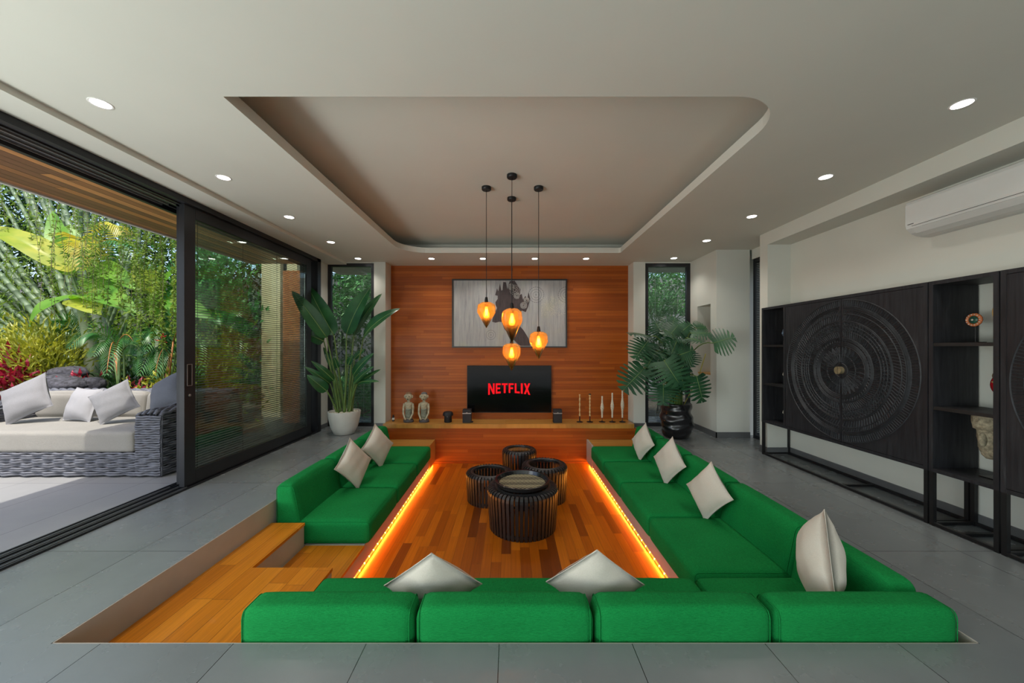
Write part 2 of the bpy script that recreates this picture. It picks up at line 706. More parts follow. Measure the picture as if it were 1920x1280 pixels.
b = MB()
b.box(-3.30, PX0, -3.2, 7.0, -0.62, 0)
b.box(PX1, 4.2, -3.2, 7.0, -0.62, 0)
b.box(PX0, PX1, -3.2, PY0, -0.62, 0)
b.box(PX0, PX1, PY1, 7.0, -0.62, 0)
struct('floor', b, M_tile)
b = MB().box(PX0, PX1, PY0, PY1, ZF - 0.05, ZF)
struct('floor_pit', b, M_pitwood)
# thin plaster lining of the pit
b = MB()
b.box(PX0, PX0 + 0.006, PY0, PY1, ZF, -0.001)
b.box(PX1 - 0.006, PX1, PY0, PY1, ZF, -0.001)
b.box(PX0, PX1, PY0, PY0 + 0.006, ZF, -0.001)
struct('wall_pit', b, M_plaster)
b = MB().box(PX0 + 0.006, PX1 - 0.006, PY1 - 0.02, PY1, ZF, 0.005)
struct('wall_pit_far', b, M_orange)
b = MB().box(-1.27, 1.27, PY1 - 0.032, PY1 - 0.02, ZF, ZF + 0.035)
struct('baseboard_pit', b, M_orange)

# benches cut round the pit, with a recessed toe
b = MB()
b.box(PX0 + .006, -1.31, 2.485, 5.98, ZF, -0.52)
b.box(PX0 + .006, -1.28, 3.135, 5.98, -0.535, ZB)
b.box(-1.79, -1.28, 2.485, 3.135, -0.535, ZB - 0.022)
b.box(PX0 + .006, -1.28, 5.585, 5.975, ZB, -0.205)
struct('bench_left', b, M_plaster)
b = MB()
b.box(1.31, PX1 - .006, 2.42, 5.98, ZF, -0.52)
b.box(1.28, PX1 - .006, 2.42, 5.98, -0.535, ZB)
b.box(1.28, PX1 - .006, 5.585, 5.975, ZB, -0.205)
b.box(1.255, 1.28, 5.585, 5.975, -0.535, -0.180)
struct('bench_right', b, M_plaster)
b = MB().box(-1.19, PX1 - .006, PY0 + .006, 2.42, ZF, ZB)
struct('bench_near', b, M_plaster)
for s, x0, x1 in (('left', PX0 + .006, -1.28), ('right', 1.28, PX1 - .006)):
    b = MB().box(x0, x1, 5.575, 5.975, -0.205, -0.183)
    struct('trim_bench_' + s, b, M_shelf)
b = MB().box(-1.28, -1.255, 5.575, 5.975, -0.535, -0.178)
struct('trim_bench_end', b, M_shelf)
# wooden steps
b = MB()
b.box(PX0 + .006, -1.79, PY0 + .006, 3.115, ZF, ZS - 0.022)
b.box(-1.79, -1.235, PY0 + .006, 2.478, ZF, ZS - 0.022)
struct('step_risers', b, M_plaster)
b = MB()
b.box(PX0 + .006, -1.785, PY0 + .006, 3.12, ZS - 0.022, ZS)
b.box(-1.785, -1.23, PY0 + .006, 2.484, ZS - 0.022, ZS)
struct('floor_landing', b, M_stepwood)
b = MB().box(-1.79, -1.275, 2.485, 3.135, ZB - 0.022, ZB)
struct('floor_lower_step', b, M_stepwood)

# ceiling with its sunken coffer
hole = rrect(-1.67, 1.68, 2.09, 5.53, (0, 0.36, 0.04, 0.42))
outer = [(-2.80, -3.2), (4.2, -3.2), (4.2, 7.0), (-2.80, 7.0)]
b = MB()
b.prism(outer, ZC, ZC + 0.08, holes=[hole])
struct('ceiling', b, M_ceil, recalc=True)
b = MB()
b.box(-2.2, 2.2, 1.6, 6.0, 3.035, 3.10)
b.box(-2.2, -2.1, 1.6, 6.0, 2.87, 3.04)
b.box(2.1, 2.2, 1.6, 6.0, 2.87, 3.04)
b.box(-2.2, 2.2, 1.6, 1.7, 2.87, 3.04)
b.box(-2.2, 2.2, 5.93, 6.0, 2.87, 3.04)
struct('ceiling_upper', b, M_ceil)
b = MB().box(-3.32, -2.80, -3.2, 7.0, 2.752, 2.90)
struct('ceiling_left', b, M_ceil)

# far wall
b = MB().box(-2.13, 2.08, 6.39, 6.6, 0, ZC)
struct('wall_far', b, M_orange)
b = MB().box(-2.326, -2.13, 6.11, 6.6, 0, ZC)
struct('wall_far_left_column', b, M_wall)
b = MB().box(2.08, 2.28, 6.11, 6.6, 0, ZC)
struct('wall_far_right_column', b, M_wall)
b = MB()
b.box(-3.3, -3.12, 5.78, 6.2, 0, 2.752)
struct('wall_left', b, M_wall)
# block with the niche on the right
b = MB()
NX = 3.055
b.box(NX, 3.55, 5.35, 5.51, 0, ZC)
b.box(NX, 3.9, 5.90, 6.2, 0, ZC)
b.box(NX, 3.9, 5.51, 5.90, 0, 0.92)
b.box(NX, 3.9, 5.51, 5.90, 2.01, ZC)
b.box(NX + 0.30, 3.9, 5.51, 5.90, 0.92, 2.01)
struct('wall_niche', b, M_wall)
# right wall: pier, recess, dropped beam
b = MB()
b.box(3.58, 4.2, 4.67, 5.35, 2.65, ZC)
b.box(3.52, 3.7, -3.2, 4.53, 0, ZC)
struct('wall_right', b, M_wall)
b = MB().box(3.23, 3.7, 4.53, 4.67, 0, ZC)
struct('wall_right_pier', b, M_wall)
b = MB().box(3.23, 3.52, -3.2, 4.53, 2.635, ZC)
struct('beam_right', b, M_wall)
# baseboards
b = MB()
b.box(-2.326, -2.13, 6.098, 6.11, 0, 0.06)
b.box(2.08, 2.28, 6.098, 6.11, 0, 0.06)
struct('baseboard_far', b, M_base)
b = MB().box(-3.12, -3.108, 5.78, 6.11, 0, 0.07)
struct('baseboard_left', b, M_base)
b = MB()
b.box(NX - .012, NX, 5.338, 6.11, 0, 0.085)
b.box(NX - .012, 3.55, 5.338, 5.35, 0, 0.085)
b.box(3.218, 3.23, 4.53, 4.67, 0, 0.085)
b.box(3.218, 3.52, 4.518, 4.53, 0, 0.085)
b.box(3.508, 3.52, -3.2, 4.518, 0, 0.085)
struct('baseboard_right', b, M_base)
# thin trim of timber lying in the niche
b = MB().box(NX + .005, NX + 0.29, 5.52, 5.89, 0.92, 0.945)
struct('trim_niche', b, M_shelf)

# wall behind the camera; unseen wide window, floor to lintel, added for sky light
b = MB()
b.box(-3.3, -2.6, -3.3, -3.2, 0, ZC)
b.box(3.0, 4.2, -3.3, -3.2, 0, ZC)
b.box(-2.6, 3.0, -3.3, -3.2, 2.55, ZC)
struct('wall_near', b, M_wall)


def window(name, x0, x1, y0, y1, z0, z1, fw=0.05, depth=0.06, axis='x', blind=None, slat=0.03, glass=True, mat_b=None, cordpos=(0.25, 0.75)):
    """frame, one pane and a slatted blind; axis is the direction the window runs in"""
    root = struct(name)
    b = MB()
    if axis == 'x':
        u0, u1, v = x0, x1, y0
        bx = lambda a, c, z, zz, d0, d1: b.box(a, c, v + d0, v + d1, z, zz)
    else:
        u0, u1, v = y0, y1, x0
        bx = lambda a, c, z, zz, d0, d1: b.box(v + d0, v + d1, a, c, z, zz)
    bx(u0, u0 + fw, z0, z1, 0, depth)
    bx(u1 - fw, u1, z0, z1, 0, depth)
    bx(u0 + fw, u1 - fw, z1 - fw, z1, 0, depth)
    bx(u0 + fw, u1 - fw, z0, z0 + fw, 0, depth)
    b.build('window_frame', M_alu, root)
    if glass:
        b = MB()
        bx(u0 + fw, u1 - fw, z0 + fw, z1 - fw, depth * 0.45, depth * 0.45 + 0.006)
        b.build('window_pane', M_glass, root)
    if blind is not None:
        b = MB()
        zz = z1 - fw - 0.03
        th = math.radians(0)
        while zz > z0 + fw + 0.03:
            w = 0.009
            dz, dx = w * math.sin(th), w * math.cos(th)
            dd = blind
            e = 0.0012
            vs = []
            for u in (u0 + fw + .01, u1 - fw - .01):
                for (sd_, sz_) in ((-1, -1), (0, 0.25), (1, 1)):
                    for t in (-e, e):
                        d = dd + sd_ * dx
                        z = zz + (sz_ * dz if sd_ else 0.002) + t
                        vs.append((u, v + d, z) if axis == 'x' else (v + d, u, z))
            fs = [(0, 2, 8, 6), (2, 4, 10, 8), (1, 7, 9, 3), (3, 9, 11, 5), (0, 6, 7, 1), (4, 5, 11, 10)]
            b.add(vs, fs)
            zz -= slat
        o = b.build('blind', mat_b or M_blind, root)
        b = MB()
        for c in cordpos:
            u = u0 + (u1 - u0) * c
            b.box(*((u - .0015, u + .0015, v + blind - .0015, v + blind + .0015) if axis == 'x' else (v + blind - .0015, v + blind + .0015, u - .0015, u + .0015)), z0 + fw, z1 - fw)
        b.build('blind_cord', M_blindw, root)
    return root


window('window_1', -3.12, -2.326, 6.13, 0, 0.0, 2.775, fw=0.055, blind=0.045, slat=0.026, mat_b=M_blindw)
window('window_2', 2.28, 3.055, 6.13, 0, 0.0, 2.775, fw=0.06, blind=0.045, slat=0.026, mat_b=M_blindw)
window('window_3', 3.60, 0, 4.67, 5.35, 0.0, 2.65, fw=0.05, axis='y', blind=0.02, slat=0.026, mat_b=M_blindw)
window('window_4', -2.6, 3.0, -3.28, 0, 0.0, 2.55, fw=0.07)  # unseen rear window, put in to let sky light in
# wall bits round window 3, and outside returns of the far windows
b = MB()
b.box(-3.12, -2.326, 6.2, 6.6, 2.775, ZC)
b.box(2.28, 3.055, 6.2, 6.6, 2.775, ZC)
b.box(-3.12, -2.326, 6.12, 6.2, 2.775, ZC)
b.box(2.28, 3.055, 6.12, 6.2, 2.775, ZC)
struct('trim_window_heads', b, M_wall)

# ------------------------------------------------------------------ sliding glass door on the left
b = MB()
b.box(-3.12, -3.05, -3.2, 5.78, 2.70, 2.752)          # inner head
b.box(-3.35, -3.31, -3.2, 5.78, 2.66, 2.752)
for x in (-3.13, -3.20, -3.27):
    b.box(x - .012, x + .012, -3.2, 5.78, 2.69, 2.752)
b.box(-3.31, -3.12, -3.2, 5.78, 2.745, 2.752)
b.box(-3.32, -3.05, 5.68, 5.78, 0, 2.752)
struct('trim_door_head', b, M_alu)
b = MB()
for x in (-3.165, -3.235, -3.295):
    b.box(x - .004, x + .004, -3.2, 3.40, 2.683, 2.70)
struct('trim_head_rails', b, M_rail)
b = MB()
b.box(-3.30, -3.05, -3.2, 5.78, 0.0, 0.004)
for x in (-3.06, -3.10, -3.14, -3.18, -3.22, -3.26, -3.29):
    b.box(x - .006, x + .006, -3.2, 5.78, 0.004, 0.014)
struct('trim_floor_track', b, M_alu)
b = MB()
for x in (-3.08, -3.16, -3.24):
    b.box(x - .002, x + .002, -3.2, 3.42, 0.004, 0.017)
struct('trim_track_rails', b, M_rail)


def slider(name, X, Y0, Y1, blind, handle):
    root = struct(name)
    z0, z1 = 0.018, 2.70
    d = 0.05
    b = MB()
    b.box(X - d, X, Y0, Y0 + 0.12, z0, z1)
    b.box(X - d, X, Y1 - 0.12, Y1, z0, z1)
    b.box(X - d, X, Y0 + .12, Y1 - .12, z1 - 0.11, z1)
    b.box(X - d, X, Y0 + .12, Y1 - .12, z0, z0 + 0.13)
    b.build('door_frame', M_alu, root, bevel=0.003)
    b = MB()
    b.box(X - .012, X - .006, Y0 + .12, Y1 - .12, z0 + .13, z1 - .11)
    if blind:
        b.box(X - .044, X - .038, Y0 + .12, Y1 - .12, z0 + .13, z1 - .11)
    b.build('door_pane', M_dglass, root)
    if blind:
        b = MB()
        zz = z1 - 0.125
        th = math.radians(-15)
        while zz > z0 + 0.14:
            w = 0.009
            vs = []
            for u in (Y0 + .135, Y1 - .135):
                for q in (-1, 0, 1):
                    for t in (-.0013, .0013):
                        vs.append((X - 0.025 + q * w * math.cos(th), u, zz + q * w * math.sin(th) + (0.002 if q == 0 else 0) + t))
            b.add(vs, [(0, 2, 8, 6), (2, 4, 10, 8), (1, 7, 9, 3), (3, 9, 11, 5), (0, 6, 7, 1), (4, 5, 11, 10)])
            zz -= 0.0262
        b.build('blind', M_blind, root)
        b = MB()
        for c in (0.08, 0.36, 0.64, 0.92):
            u = Y0 + (Y1 - Y0) * c
            b.box(X - .0265, X - .0235, u - .0015, u + .0015, z0 + .13, z1 - .11)
        b.build('blind_cord', M_black, root)
        b = MB().box(X - 0.03, X - 0.02, Y1 - 0.135, Y1 - 0.125, 0.9, 2.45)
        b.build('blind_rod', M_rail, root)
    if handle:
        b = MB()
        hy, hz0, hz1 = Y0 + 0.055, 0.97, 1.18
        b.box(X, X + .004, hy - .028, hy + .028, hz0, hz0 + .006)
        b.box(X, X + .004, hy - .028, hy + .028, hz1 - .006, hz1)
        b.box(X, X + .004, hy - .028, hy - .022, hz0, hz1)
        b.box(X, X + .004, hy + .022, hy + .028, hz0, hz1)
        b.build('door_handle', M_rail, root)
        b = MB().box(X + .0004, X + .001, hy - .022, hy + .022, hz0 + .006, hz1 - .006)
        b.build('handle_recess', M_black, root)
        b = MB().lathe([(0.013, 0), (0.013, 0.006), (0.006, 0.009), (0, 0.009)], n=16, M=Matrix.Translation((X, hy, 0.88)) @ Matrix.Rotation(PI / 2, 4, 'Y'))
        b.build('door_lock', M_rail, root)
    return root


slider('door_1', -3.085, 3.40, 5.56, True, True)
slider('door_2', -3.175, 3.47, 5.62, False, False)

# ------------------------------------------------------------------ outside shell
b = MB()
b.box(-4.27, -3.35, -3.2, 6.0, 2.735, 2.76)
struct('soffit_outside', b, M_soffit)
b = MB()
b.box(-4.31, -4.27, -3.2, 6.0, 2.72, 3.1)
b.box(-4.31, -3.3, -3.4, 6.0, 3.11, 3.2)
b.box(-3.3, 4.6, -3.4, 6.65, 3.11, 3.2)
struct('roof_slab', b, M_wall)
b = MB().box(-7.2, -3.30, -3.2, 4.95, -0.3, -0.004)
b.box(-13, -7.2, -8, 3.2, -0.3, -0.004)  # unseen stretch of patio, added to bounce sunlight onto the ceiling
b.box(-7.2, 6, -8, -3.2, -0.3, -0.004)
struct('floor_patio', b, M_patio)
M_soil = mat('garden_soil', (0.045, 0.035, 0.022), 0.95, var=0.5, scale=8, bump=0.6, bscale=25)
b = MB()
b.box(-16, -3.30, 4.95, 12, -0.3, -0.03)
b.box(-16, -7.2, 3.2, 4.95, -0.3, -0.03)
b.box(-3.3, 8, 6.6, 12, -0.3, -0.03)
b.box(4.2, 8, 2, 6.6, -0.3, -0.03)
struct('ground_garden', b, M_soil)
M_gwall = mat('garden_wall_render', (0.20, 0.21, 0.21), 0.85, var=0.15, scale=2, bump=0.3, bscale=20)
b = MB()
b.box(-16, 8, 10.6, 10.8, -0.03, 3.4)
b.box(6.8, 7.0, 2, 10.6, -0.03, 3.4)
struct('wall_garden', b, M_gwall)

# ------------------------------------------------------------------ recessed downlights
M_lens = emit('downlight_lens', (1.0, 0.97, 0.92), 9.0)
M_trimw = mat('downlight_trim', (0.8, 0.8, 0.78), 0.4, var=0.02)


def downlight(x, y, label, z=None):
    z = ZC if z is None else z
    t = thing('downlight', label, 'ceiling light', (x, y, z), 'recessed ceiling downlights')
    MB().lathe([(0.046, -0.001), (0.055, -0.003), (0.057, 0.0), (0.046, 0.0), (0.046, -0.001)], n=32).build('trim_ring', M_trimw, t, smooth=True)
    MB().lathe([(0.0, -0.0005), (0.046, -0.0005), (0.046, 0.0), (0, 0)], n=32).build('lens', M_lens, t)
    ld = bpy.data.lights.new('downlight_lamp', 'SPOT')
    ld.energy = DOWN_W
    ld.spot_size = math.radians(125)
    ld.spot_blend = 0.8
    ld.shadow_soft_size = 0.04
    ld.color = (1.0, 0.93, 0.84)
    lo = bpy.data.objects.new('downlight_lamp', ld)
    COL.objects.link(lo)
    lo.parent = t
    lo.location = (0, 0, -0.01)
    return t


DOWN_W = 15.0
ordn = ['nearest the camera', 'second from the camera', 'third from the camera', 'fourth from the camera', 'by the far window']
for i, y in enumerate((2.15, 3.085, 4.017, 4.97, 5.88)):
    downlight(-2.45 - 0.012 * i, y, 'recessed downlight in the row above the sliding door, ' + ordn[i])
for i, y in enumerate((2.155, 3.075, 4.0, 4.9, 5.86)):
    downlight(2.70 - 0.012 * i, y, 'recessed downlight in the row above the carved cabinets, ' + ordn[i])
for x, w in ((-1.30, 'leftmost of four'), (-0.46, 'second of four from the left'), (0.39, 'third of four from the left'), (1.23, 'rightmost of four')):
    downlight(x, 5.89, 'small recessed downlight above the orange timber wall, ' + w)
for x in (-2.43, 2.71):
    for y in (1.2, -0.6):
        t = downlight(x, y, 'recessed downlight behind the camera, %s side, %s' % ('door' if x < 0 else 'cabinet', 'just overhead' if y > 0 else 'by the near window'))
for x in (-0.9, 0.9):
    downlight(x, 0.3, 'recessed downlight over the near floor, %s of the middle' % ('on the door side' if x < 0 else 'on the cabinet side'))

# warm strips under the bench edges
M_led = emit('led_strip', (1.0, 0.36, 0.035), 1.4)
M_leddot = emit('led_dot', (1.0, 0.5, 0.1), 9.0)
for s, nm, y0 in ((-1, 'left', 2.50), (1, 'right', 2.46)):
    x = s * 1.297
    t = thing('light_strip', 'glowing amber light strip along the foot of the %s bench' % nm, 'light strip', (x, 4.2, ZF), 'light strips under the pit benches')
    MB().box(-0.006, 0.006, y0 - 4.2, 5.93 - 4.2, 0.004, 0.016).build('diffuser', M_led, t)
    b = MB()
    for k in range(33):
        yy = y0 - 4.2 + 0.05 + k * 0.105
        b.box(-0.007, 0.007, yy - .006, yy + .006, 0.005, 0.0175)
    b.build('diodes', M_leddot, t)
    MB().box(-0.008, 0.008, y0 - 4.2, 5.93 - 4.2, 0.0, 0.004).build('strip_backing', M_black, t)
    ld = bpy.data.lights.new('strip_lamp', 'AREA')
    ld.shape = 'RECTANGLE'
    ld.size = 5.93 - y0
    ld.size_y = 0.02
    ld.energy = 9.0
    ld.color = (1.0, 0.32, 0.03)
    lo = bpy.data.objects.new('strip_lamp', ld)
    COL.objects.link(lo)
    lo.parent = t
    lo.location = (-s * 0.009, (y0 + 5.93) / 2 - 4.2, 0.03)
    lo.rotation_euler = Matrix(((0, s, 0), (1, 0, 0), (0, 0, 0))).transposed().to_3x3().to_euler() if False else Vector((-s, 0, -0.25)).to_track_quat('-Z', 'Y').to_euler()
    # long side runs along the room
    z = -Vector((-s, 0, -0.25)).normalized()
    xa = Vector((0, 1, 0))
    ya = z.cross(xa)
    lo.rotation_euler = Matrix((xa, ya, z)).transposed().to_euler()

# ------------------------------------------------------------------ sofa modules
def seam_loop(x, y0, y1, z0, z1, r, n=6):
    """rounded rectangle of piping in the plane x = const"""
    pts = []
    for cy, cz, a0 in ((y1 - r, z1 - r, 0), (y0 + r, z1 - r, PI / 2), (y0 + r, z0 + r, PI), (y1 - r, z0 + r, 1.5 * PI)):
        for k in range(n + 1):
            a = a0 + PI / 2 * k / n
            pts.append((x, cy + r * math.cos(a), cz + r * math.sin(a)))
    return pts + [pts[0]]


def backrest_mb(W, H=0.52, D=0.26, topD=0.15):
    def wedge(p):
        t = max(0, min(1, p.z / H))
        k = 1 - (1 - topD / D) * t ** 1.2
        return Vector((p.x, p.y * k, p.z))
    b = MB()
    b.add(*cushion(W - 0.008, D, H, 0.055, 14, 0.008, wedge))
    return b, wedge


def sofa_module(label, W, D, loc, rot, second_back=None, group='green modular sofa round the sunken floor'):
    t = thing('sofa_module', label, 'sofa', loc, group, rot)
    b = MB()
    b.add(*cushion(W - 0.006, D - 0.14, 0.205, 0.045, 16, 0.012), M=Matrix.Translation((0, 0.14, 0)))
    st = b.build('seat', M_green, t, smooth=True)
    for sx in (-1, 1):
        MB().tube([Vector(p) for p in seam_loop(sx * (W / 2 - 0.016), 0.16, D - 0.012, 0.012, 0.194, 0.03)], 0.0028, 5, caps=False).build('piping', M_green, st, smooth=True)
    b, wedge = backrest_mb(W)
    bk = b.build('backrest', M_green, t, smooth=True)
    for sx in (-1, 1):
        MB().tube([wedge(Vector(p)) for p in seam_loop(sx * (W / 2 - 0.020), 0.008, 0.252, 0.012, 0.508, 0.04)], 0.0028, 5, caps=False).build('piping', M_green, bk, smooth=True)
    if second_back:
        b, wedge = backrest_mb(second_back[0])
        M = second_back[1]
        b.v = [tuple(M @ Vector(p)) for p in b.v]
        b.build('backrest', M_green, t, smooth=True)
    return t


XL, XR, YN = PX0 + 0.018, PX1 - 0.035, PY0 + 0.018
# near row, facing the screen
near = [(-1.253, -0.447, 'leftmost, beside the wooden landing'), (-0.443, 0.384, 'second from the left'), (0.388, 1.207, 'third from the left')]
for x0, x1, w in near:
    sofa_module('green sofa module in the row nearest the camera, ' + w, x1 - x0, 0.755, ((x0 + x1) / 2, YN, ZB + 0.0), 0)
# corner: backrest on the near side and a second one on the right
W = XR - 0.02 - 1.211
sofa_module('green fabric corner sofa module under the big upright cream cushion', W, 0.755, ((1.211 + XR - 0.02) / 2, YN, ZB), 0,
            (0.60, Matrix.Translation((XR - (1.211 + XR - 0.02) / 2, 0.18 + 0.30, 0)) @ Matrix.Rotation(PI / 2, 4, 'Z')))
right = [(2.425, 3.235, 'next to the corner module'), (3.24, 4.075, 'second from the corner'), (4.08, 4.815, 'third from the corner'), (4.82, 5.57, 'farthest, at the orange wall')]
for y0, y1, w in right:
    sofa_module('green sofa module on the carved cabinets side, ' + w, y1 - y0, XR - 1.235, (XR, (y0 + y1) / 2, ZB), PI / 2)
left = [(3.14, 3.925, 'nearest the wooden steps'), (3.93, 4.745, 'middle of the row'), (4.75, 5.57, 'farthest, near the orange wall')]
for y0, y1, w in left:
    sofa_module('green fabric sofa module in the row on the garden side, ' + w, y1 - y0, -1.235 - XL, (XL, (y0 + y1) / 2, ZB), -PI / 2)


# ------------------------------------------------------------------ cushions
def pillow(name, label, m, size, thick, c, yaw, lean, roll, seed, group=None, pinch=0.10):
    vs, fs = pillow_mesh(size, thick, seed, pinch=pinch)
    M = Matrix.Rotation(yaw, 4, 'Z') @ Matrix.Rotation(lean, 4, 'X') @ Matrix.Rotation(roll, 4, 'Y')
    b = MB().add(vs, fs, M)
    o = b.build(name, m, smooth=True)
    o.location = c
    tag(o, label, 'cushion', group)
    h = size / 2 * 0.985
    pts = []
    for k in range(4 * 16 + 1):
        q = (k / 16) % 4
        i, f = int(q), q - int(q)
        u, v = [(-1 + 2 * f, -1), (1, -1 + 2 * f), (1 - 2 * f, 1), (-1, 1 - 2 * f)][i]
        eu = 1 - pinch * (1 - v * v) * abs(u) ** 3
        ev = 1 - pinch * (1 - u * u) * abs(v) ** 3
        pts.append(M @ Vector((u * h * eu, 0, v * h * ev)))
    MB().tube(pts, 0.0035, 5, caps=False).build('piping', m, o, smooth=True)
    return o


R45 = PI / 4
G1 = 'cream scatter cushions on the green sofa'
rad = math.radians
pillow('cushion', 'cream cushion balanced on its corner on the garden side sofa, nearer the wooden steps', M_pillow, 0.41, 0.16, (-1.73, 3.97, 0.06), rad(74), rad(-16), R45 + 0.10, 1, G1)
pillow('cushion', 'cream cushion on the garden side sofa, nearer the orange wall', M_pillow, 0.42, 0.16, (-1.72, 4.66, 0.065), rad(70), rad(-16), R45 + 0.12, 2, G1)
pillow('cushion', 'small looking cream cushion on the cabinet side sofa, closest to the orange wall', M_pillow, 0.38, 0.15, (1.80, 4.92, 0.05), rad(-78), rad(-14), R45 - 0.1, 3, G1)
pillow('cushion', 'cream cushion on the cabinet side sofa, between the farthest one and the one mid row', M_pillow, 0.40, 0.15, (1.79, 4.08, 0.05), rad(-78), rad(-14), R45 - 0.1, 4, G1)
pillow('cushion', 'cream cushion on the cabinet side sofa, leaning mid row above the largest seat', M_pillow, 0.38, 0.15, (1.78, 3.25, 0.04), rad(-76), rad(-14), R45 - 0.12, 5, G1)
pillow('cushion', 'large cream cushion standing upright in the corner of the green sofa', M_pillow, 0.44, 0.20, (1.78, 2.07, 0.115), rad(60), rad(2), 0.68, 6, G1, pinch=0.02)
pillow('cushion', 'cream cushion tip rising behind the near backrests, on the left of the pit', M_pillow, 0.375, 0.13, (-0.42, 1.955, 0.05), rad(3), rad(26), R45 + 0.03, 7, G1, pinch=0.03)
pillow('cushion', 'cream cushion tip rising behind the near backrests, on the right of the pit', M_pillow, 0.375, 0.13, (0.455, 1.955, 0.058), rad(-4), rad(24), R45 - 0.02, 8, G1, pinch=0.03)

# ------------------------------------------------------------------ slatted drum tables
M_slat = mat('black_stained_wood', (0.012, 0.0125, 0.014), 0.38, var=0.3, scale=12, coat=0.0, stretch=(1, 1, 0.1))
M_tableglass = glassmat('table_glass', (0.9, 0.93, 0.93), 0.8)


def drum_table(label, x, y, r, h, n, top=True):
    t = thing('coffee_table', label, 'coffee table', (x, y, ZF), 'round black slatted tables on the pit floor')
    ri = r * 0.72
    prof = [(r * 0.93, 0.0), (r * 0.955, h * 0.3), (r * 1.0, h * 0.86), (r * 0.99, h * 0.93), (r * 0.95, h * 0.975), (r * 0.88, h), (ri + 0.01, h * 0.985)]
    wth = 2 * PI * r / n * 0.66
    for k in range(n):
        a = 2 * PI * k / n
        b = MB()
        ca, sa = math.cos(a), math.sin(a)
        vs, fs = [], []
        for (rr, z) in prof:
            w2 = wth / 2 * (rr / r) 
            for (dr, s) in ((0, -1), (0, 1), (-0.016, 1), (-0.016, -1)):
                q = rr + dr if z < h * 0.9 else rr + (0 if dr == 0 else -0.004)
                zz = z if (z < h * 0.9 or dr == 0) else z - 0.016
                vs.append((q * ca - s * w2 * sa, q * sa + s * w2 * ca, zz))
        m = len(prof)
        for i in range(m - 1):
            for j in range(4):
                j2 = (j + 1) % 4
                fs.append((i * 4 + j, i * 4 + j2, (i + 1) * 4 + j2, (i + 1) * 4 + j))
        fs += [(3, 2, 1, 0), ((m - 1) * 4, (m - 1) * 4 + 1, (m - 1) * 4 + 2, (m - 1) * 4 + 3)]
        b.add(vs, fs)
        b.build('slat', M_slat, t)
    MB().lathe([(r * 0.90, 0.02), (r * 0.915, 0.02), (r * 0.915, 0.05), (r * 0.90, 0.05), (r * 0.90, 0.02)], n=48).build('lower_ring', M_slat, t, smooth=True, auto=40)
    MB().lathe([(ri - 0.012, h - 0.035), (ri + 0.035, h - 0.035), (ri + 0.03, h - 0.008), (ri, h + 0.003), (ri - 0.012, h - 0.004), (ri - 0.012, h - 0.035)], n=48).build('rim', M_slat, t, smooth=True, auto=50)
    MB().lathe([(0, h - 0.018), (ri - 0.012, h - 0.018), (ri - 0.012, h - 0.012), (0, h - 0.012)], n=48).build('glass_top', M_tableglass, t)
    return t


drum_table('large black slatted drum table at the front, carrying the round tray', 0.127, 3.895, 0.383, 0.44, 50)
drum_table('low black slatted drum table with a glass top, left of the tray table', -0.272, 4.57, 0.30, 0.36, 42)
drum_table('black slatted drum table with an open rim, right behind the tray table', 0.427, 4.60, 0.292, 0.44, 40)
drum_table('smallest black slatted drum table, farthest back by the orange wall', 0.122, 5.24, 0.25, 0.45, 32)

# tray with a zig zag mat
t = thing('serving_tray', 'round black tray with a zigzag patterned mat on the front slatted table', 'tray', (0.122, 3.905, ZF + 0.4435))
R = 0.285
MB().lathe([(0, 0), (R - 0.02, 0), (R, 0.012), (R + 0.012, 0.052), (R + 0.004, 0.056), (R - 0.012, 0.052), (R - 0.026, 0.016), (0, 0.012)], n=56).build('tray_body', mat('black_lacquer', (0.012, 0.012, 0.013), 0.2, coat=0.3), t, smooth=True, auto=50)
k = N('zigzag_mat')
tc = k.n('TexCoord')
sx = k.n('SeparateXYZ')
k.l(tc.outputs['Object'], sx.inputs[0])
zig = k.math('PINGPONG', k.math('MULTIPLY', sx.outputs[0], 1.0), 0.022)
w = k.math('SINE', k.math('MULTIPLY', k.math('ADD', sx.outputs[1], zig), 140.0))
w2 = k.math('SINE', k.math('MULTIPLY', sx.outputs[1], 41.0))
f = k.math('ADD', k.math('MULTIPLY', w, 0.32), k.math('ADD', k.math('MULTIPLY', w2, 0.16), k.math('MULTIPLY', k.noise(k.coords((60, 200, 1)), 1, 3), 0.9)))
k.bsdf(k.ramp(f, [(0.25, (0.035, 0.03, 0.022)), (0.5, (0.22, 0.19, 0.11)), (0.8, (0.50, 0.44, 0.27))]), 0.9)
MB().lathe([(0, 0.013), (R - 0.035, 0.013), (R - 0.035, 0.016), (0, 0.016)], n=56).build('woven_mat', k.m, t)

# ------------------------------------------------------------------ timber shelf and what stands on it
b = MB()
pts = [(-2.12, 5.955)]
rr_ = random.Random(4)
for i in range(1, 40):
    x = -2.12 + 4.15 * i / 40
    pts.append((x, 5.952 + 0.008 * math.sin(x * 2.3) + 0.004 * math.sin(x * 7)))
pts += [(2.04, 5.955), (2.04, 6.39), (-2.12, 6.39)]
b.prism(pts, 0.006, 0.075)
o = b.build('wall_shelf', M_shelf, recalc=True, bevel=0.006)
tag(o, 'long live edge timber shelf under the television along the orange wall', 'shelf')
SZ = 0.075

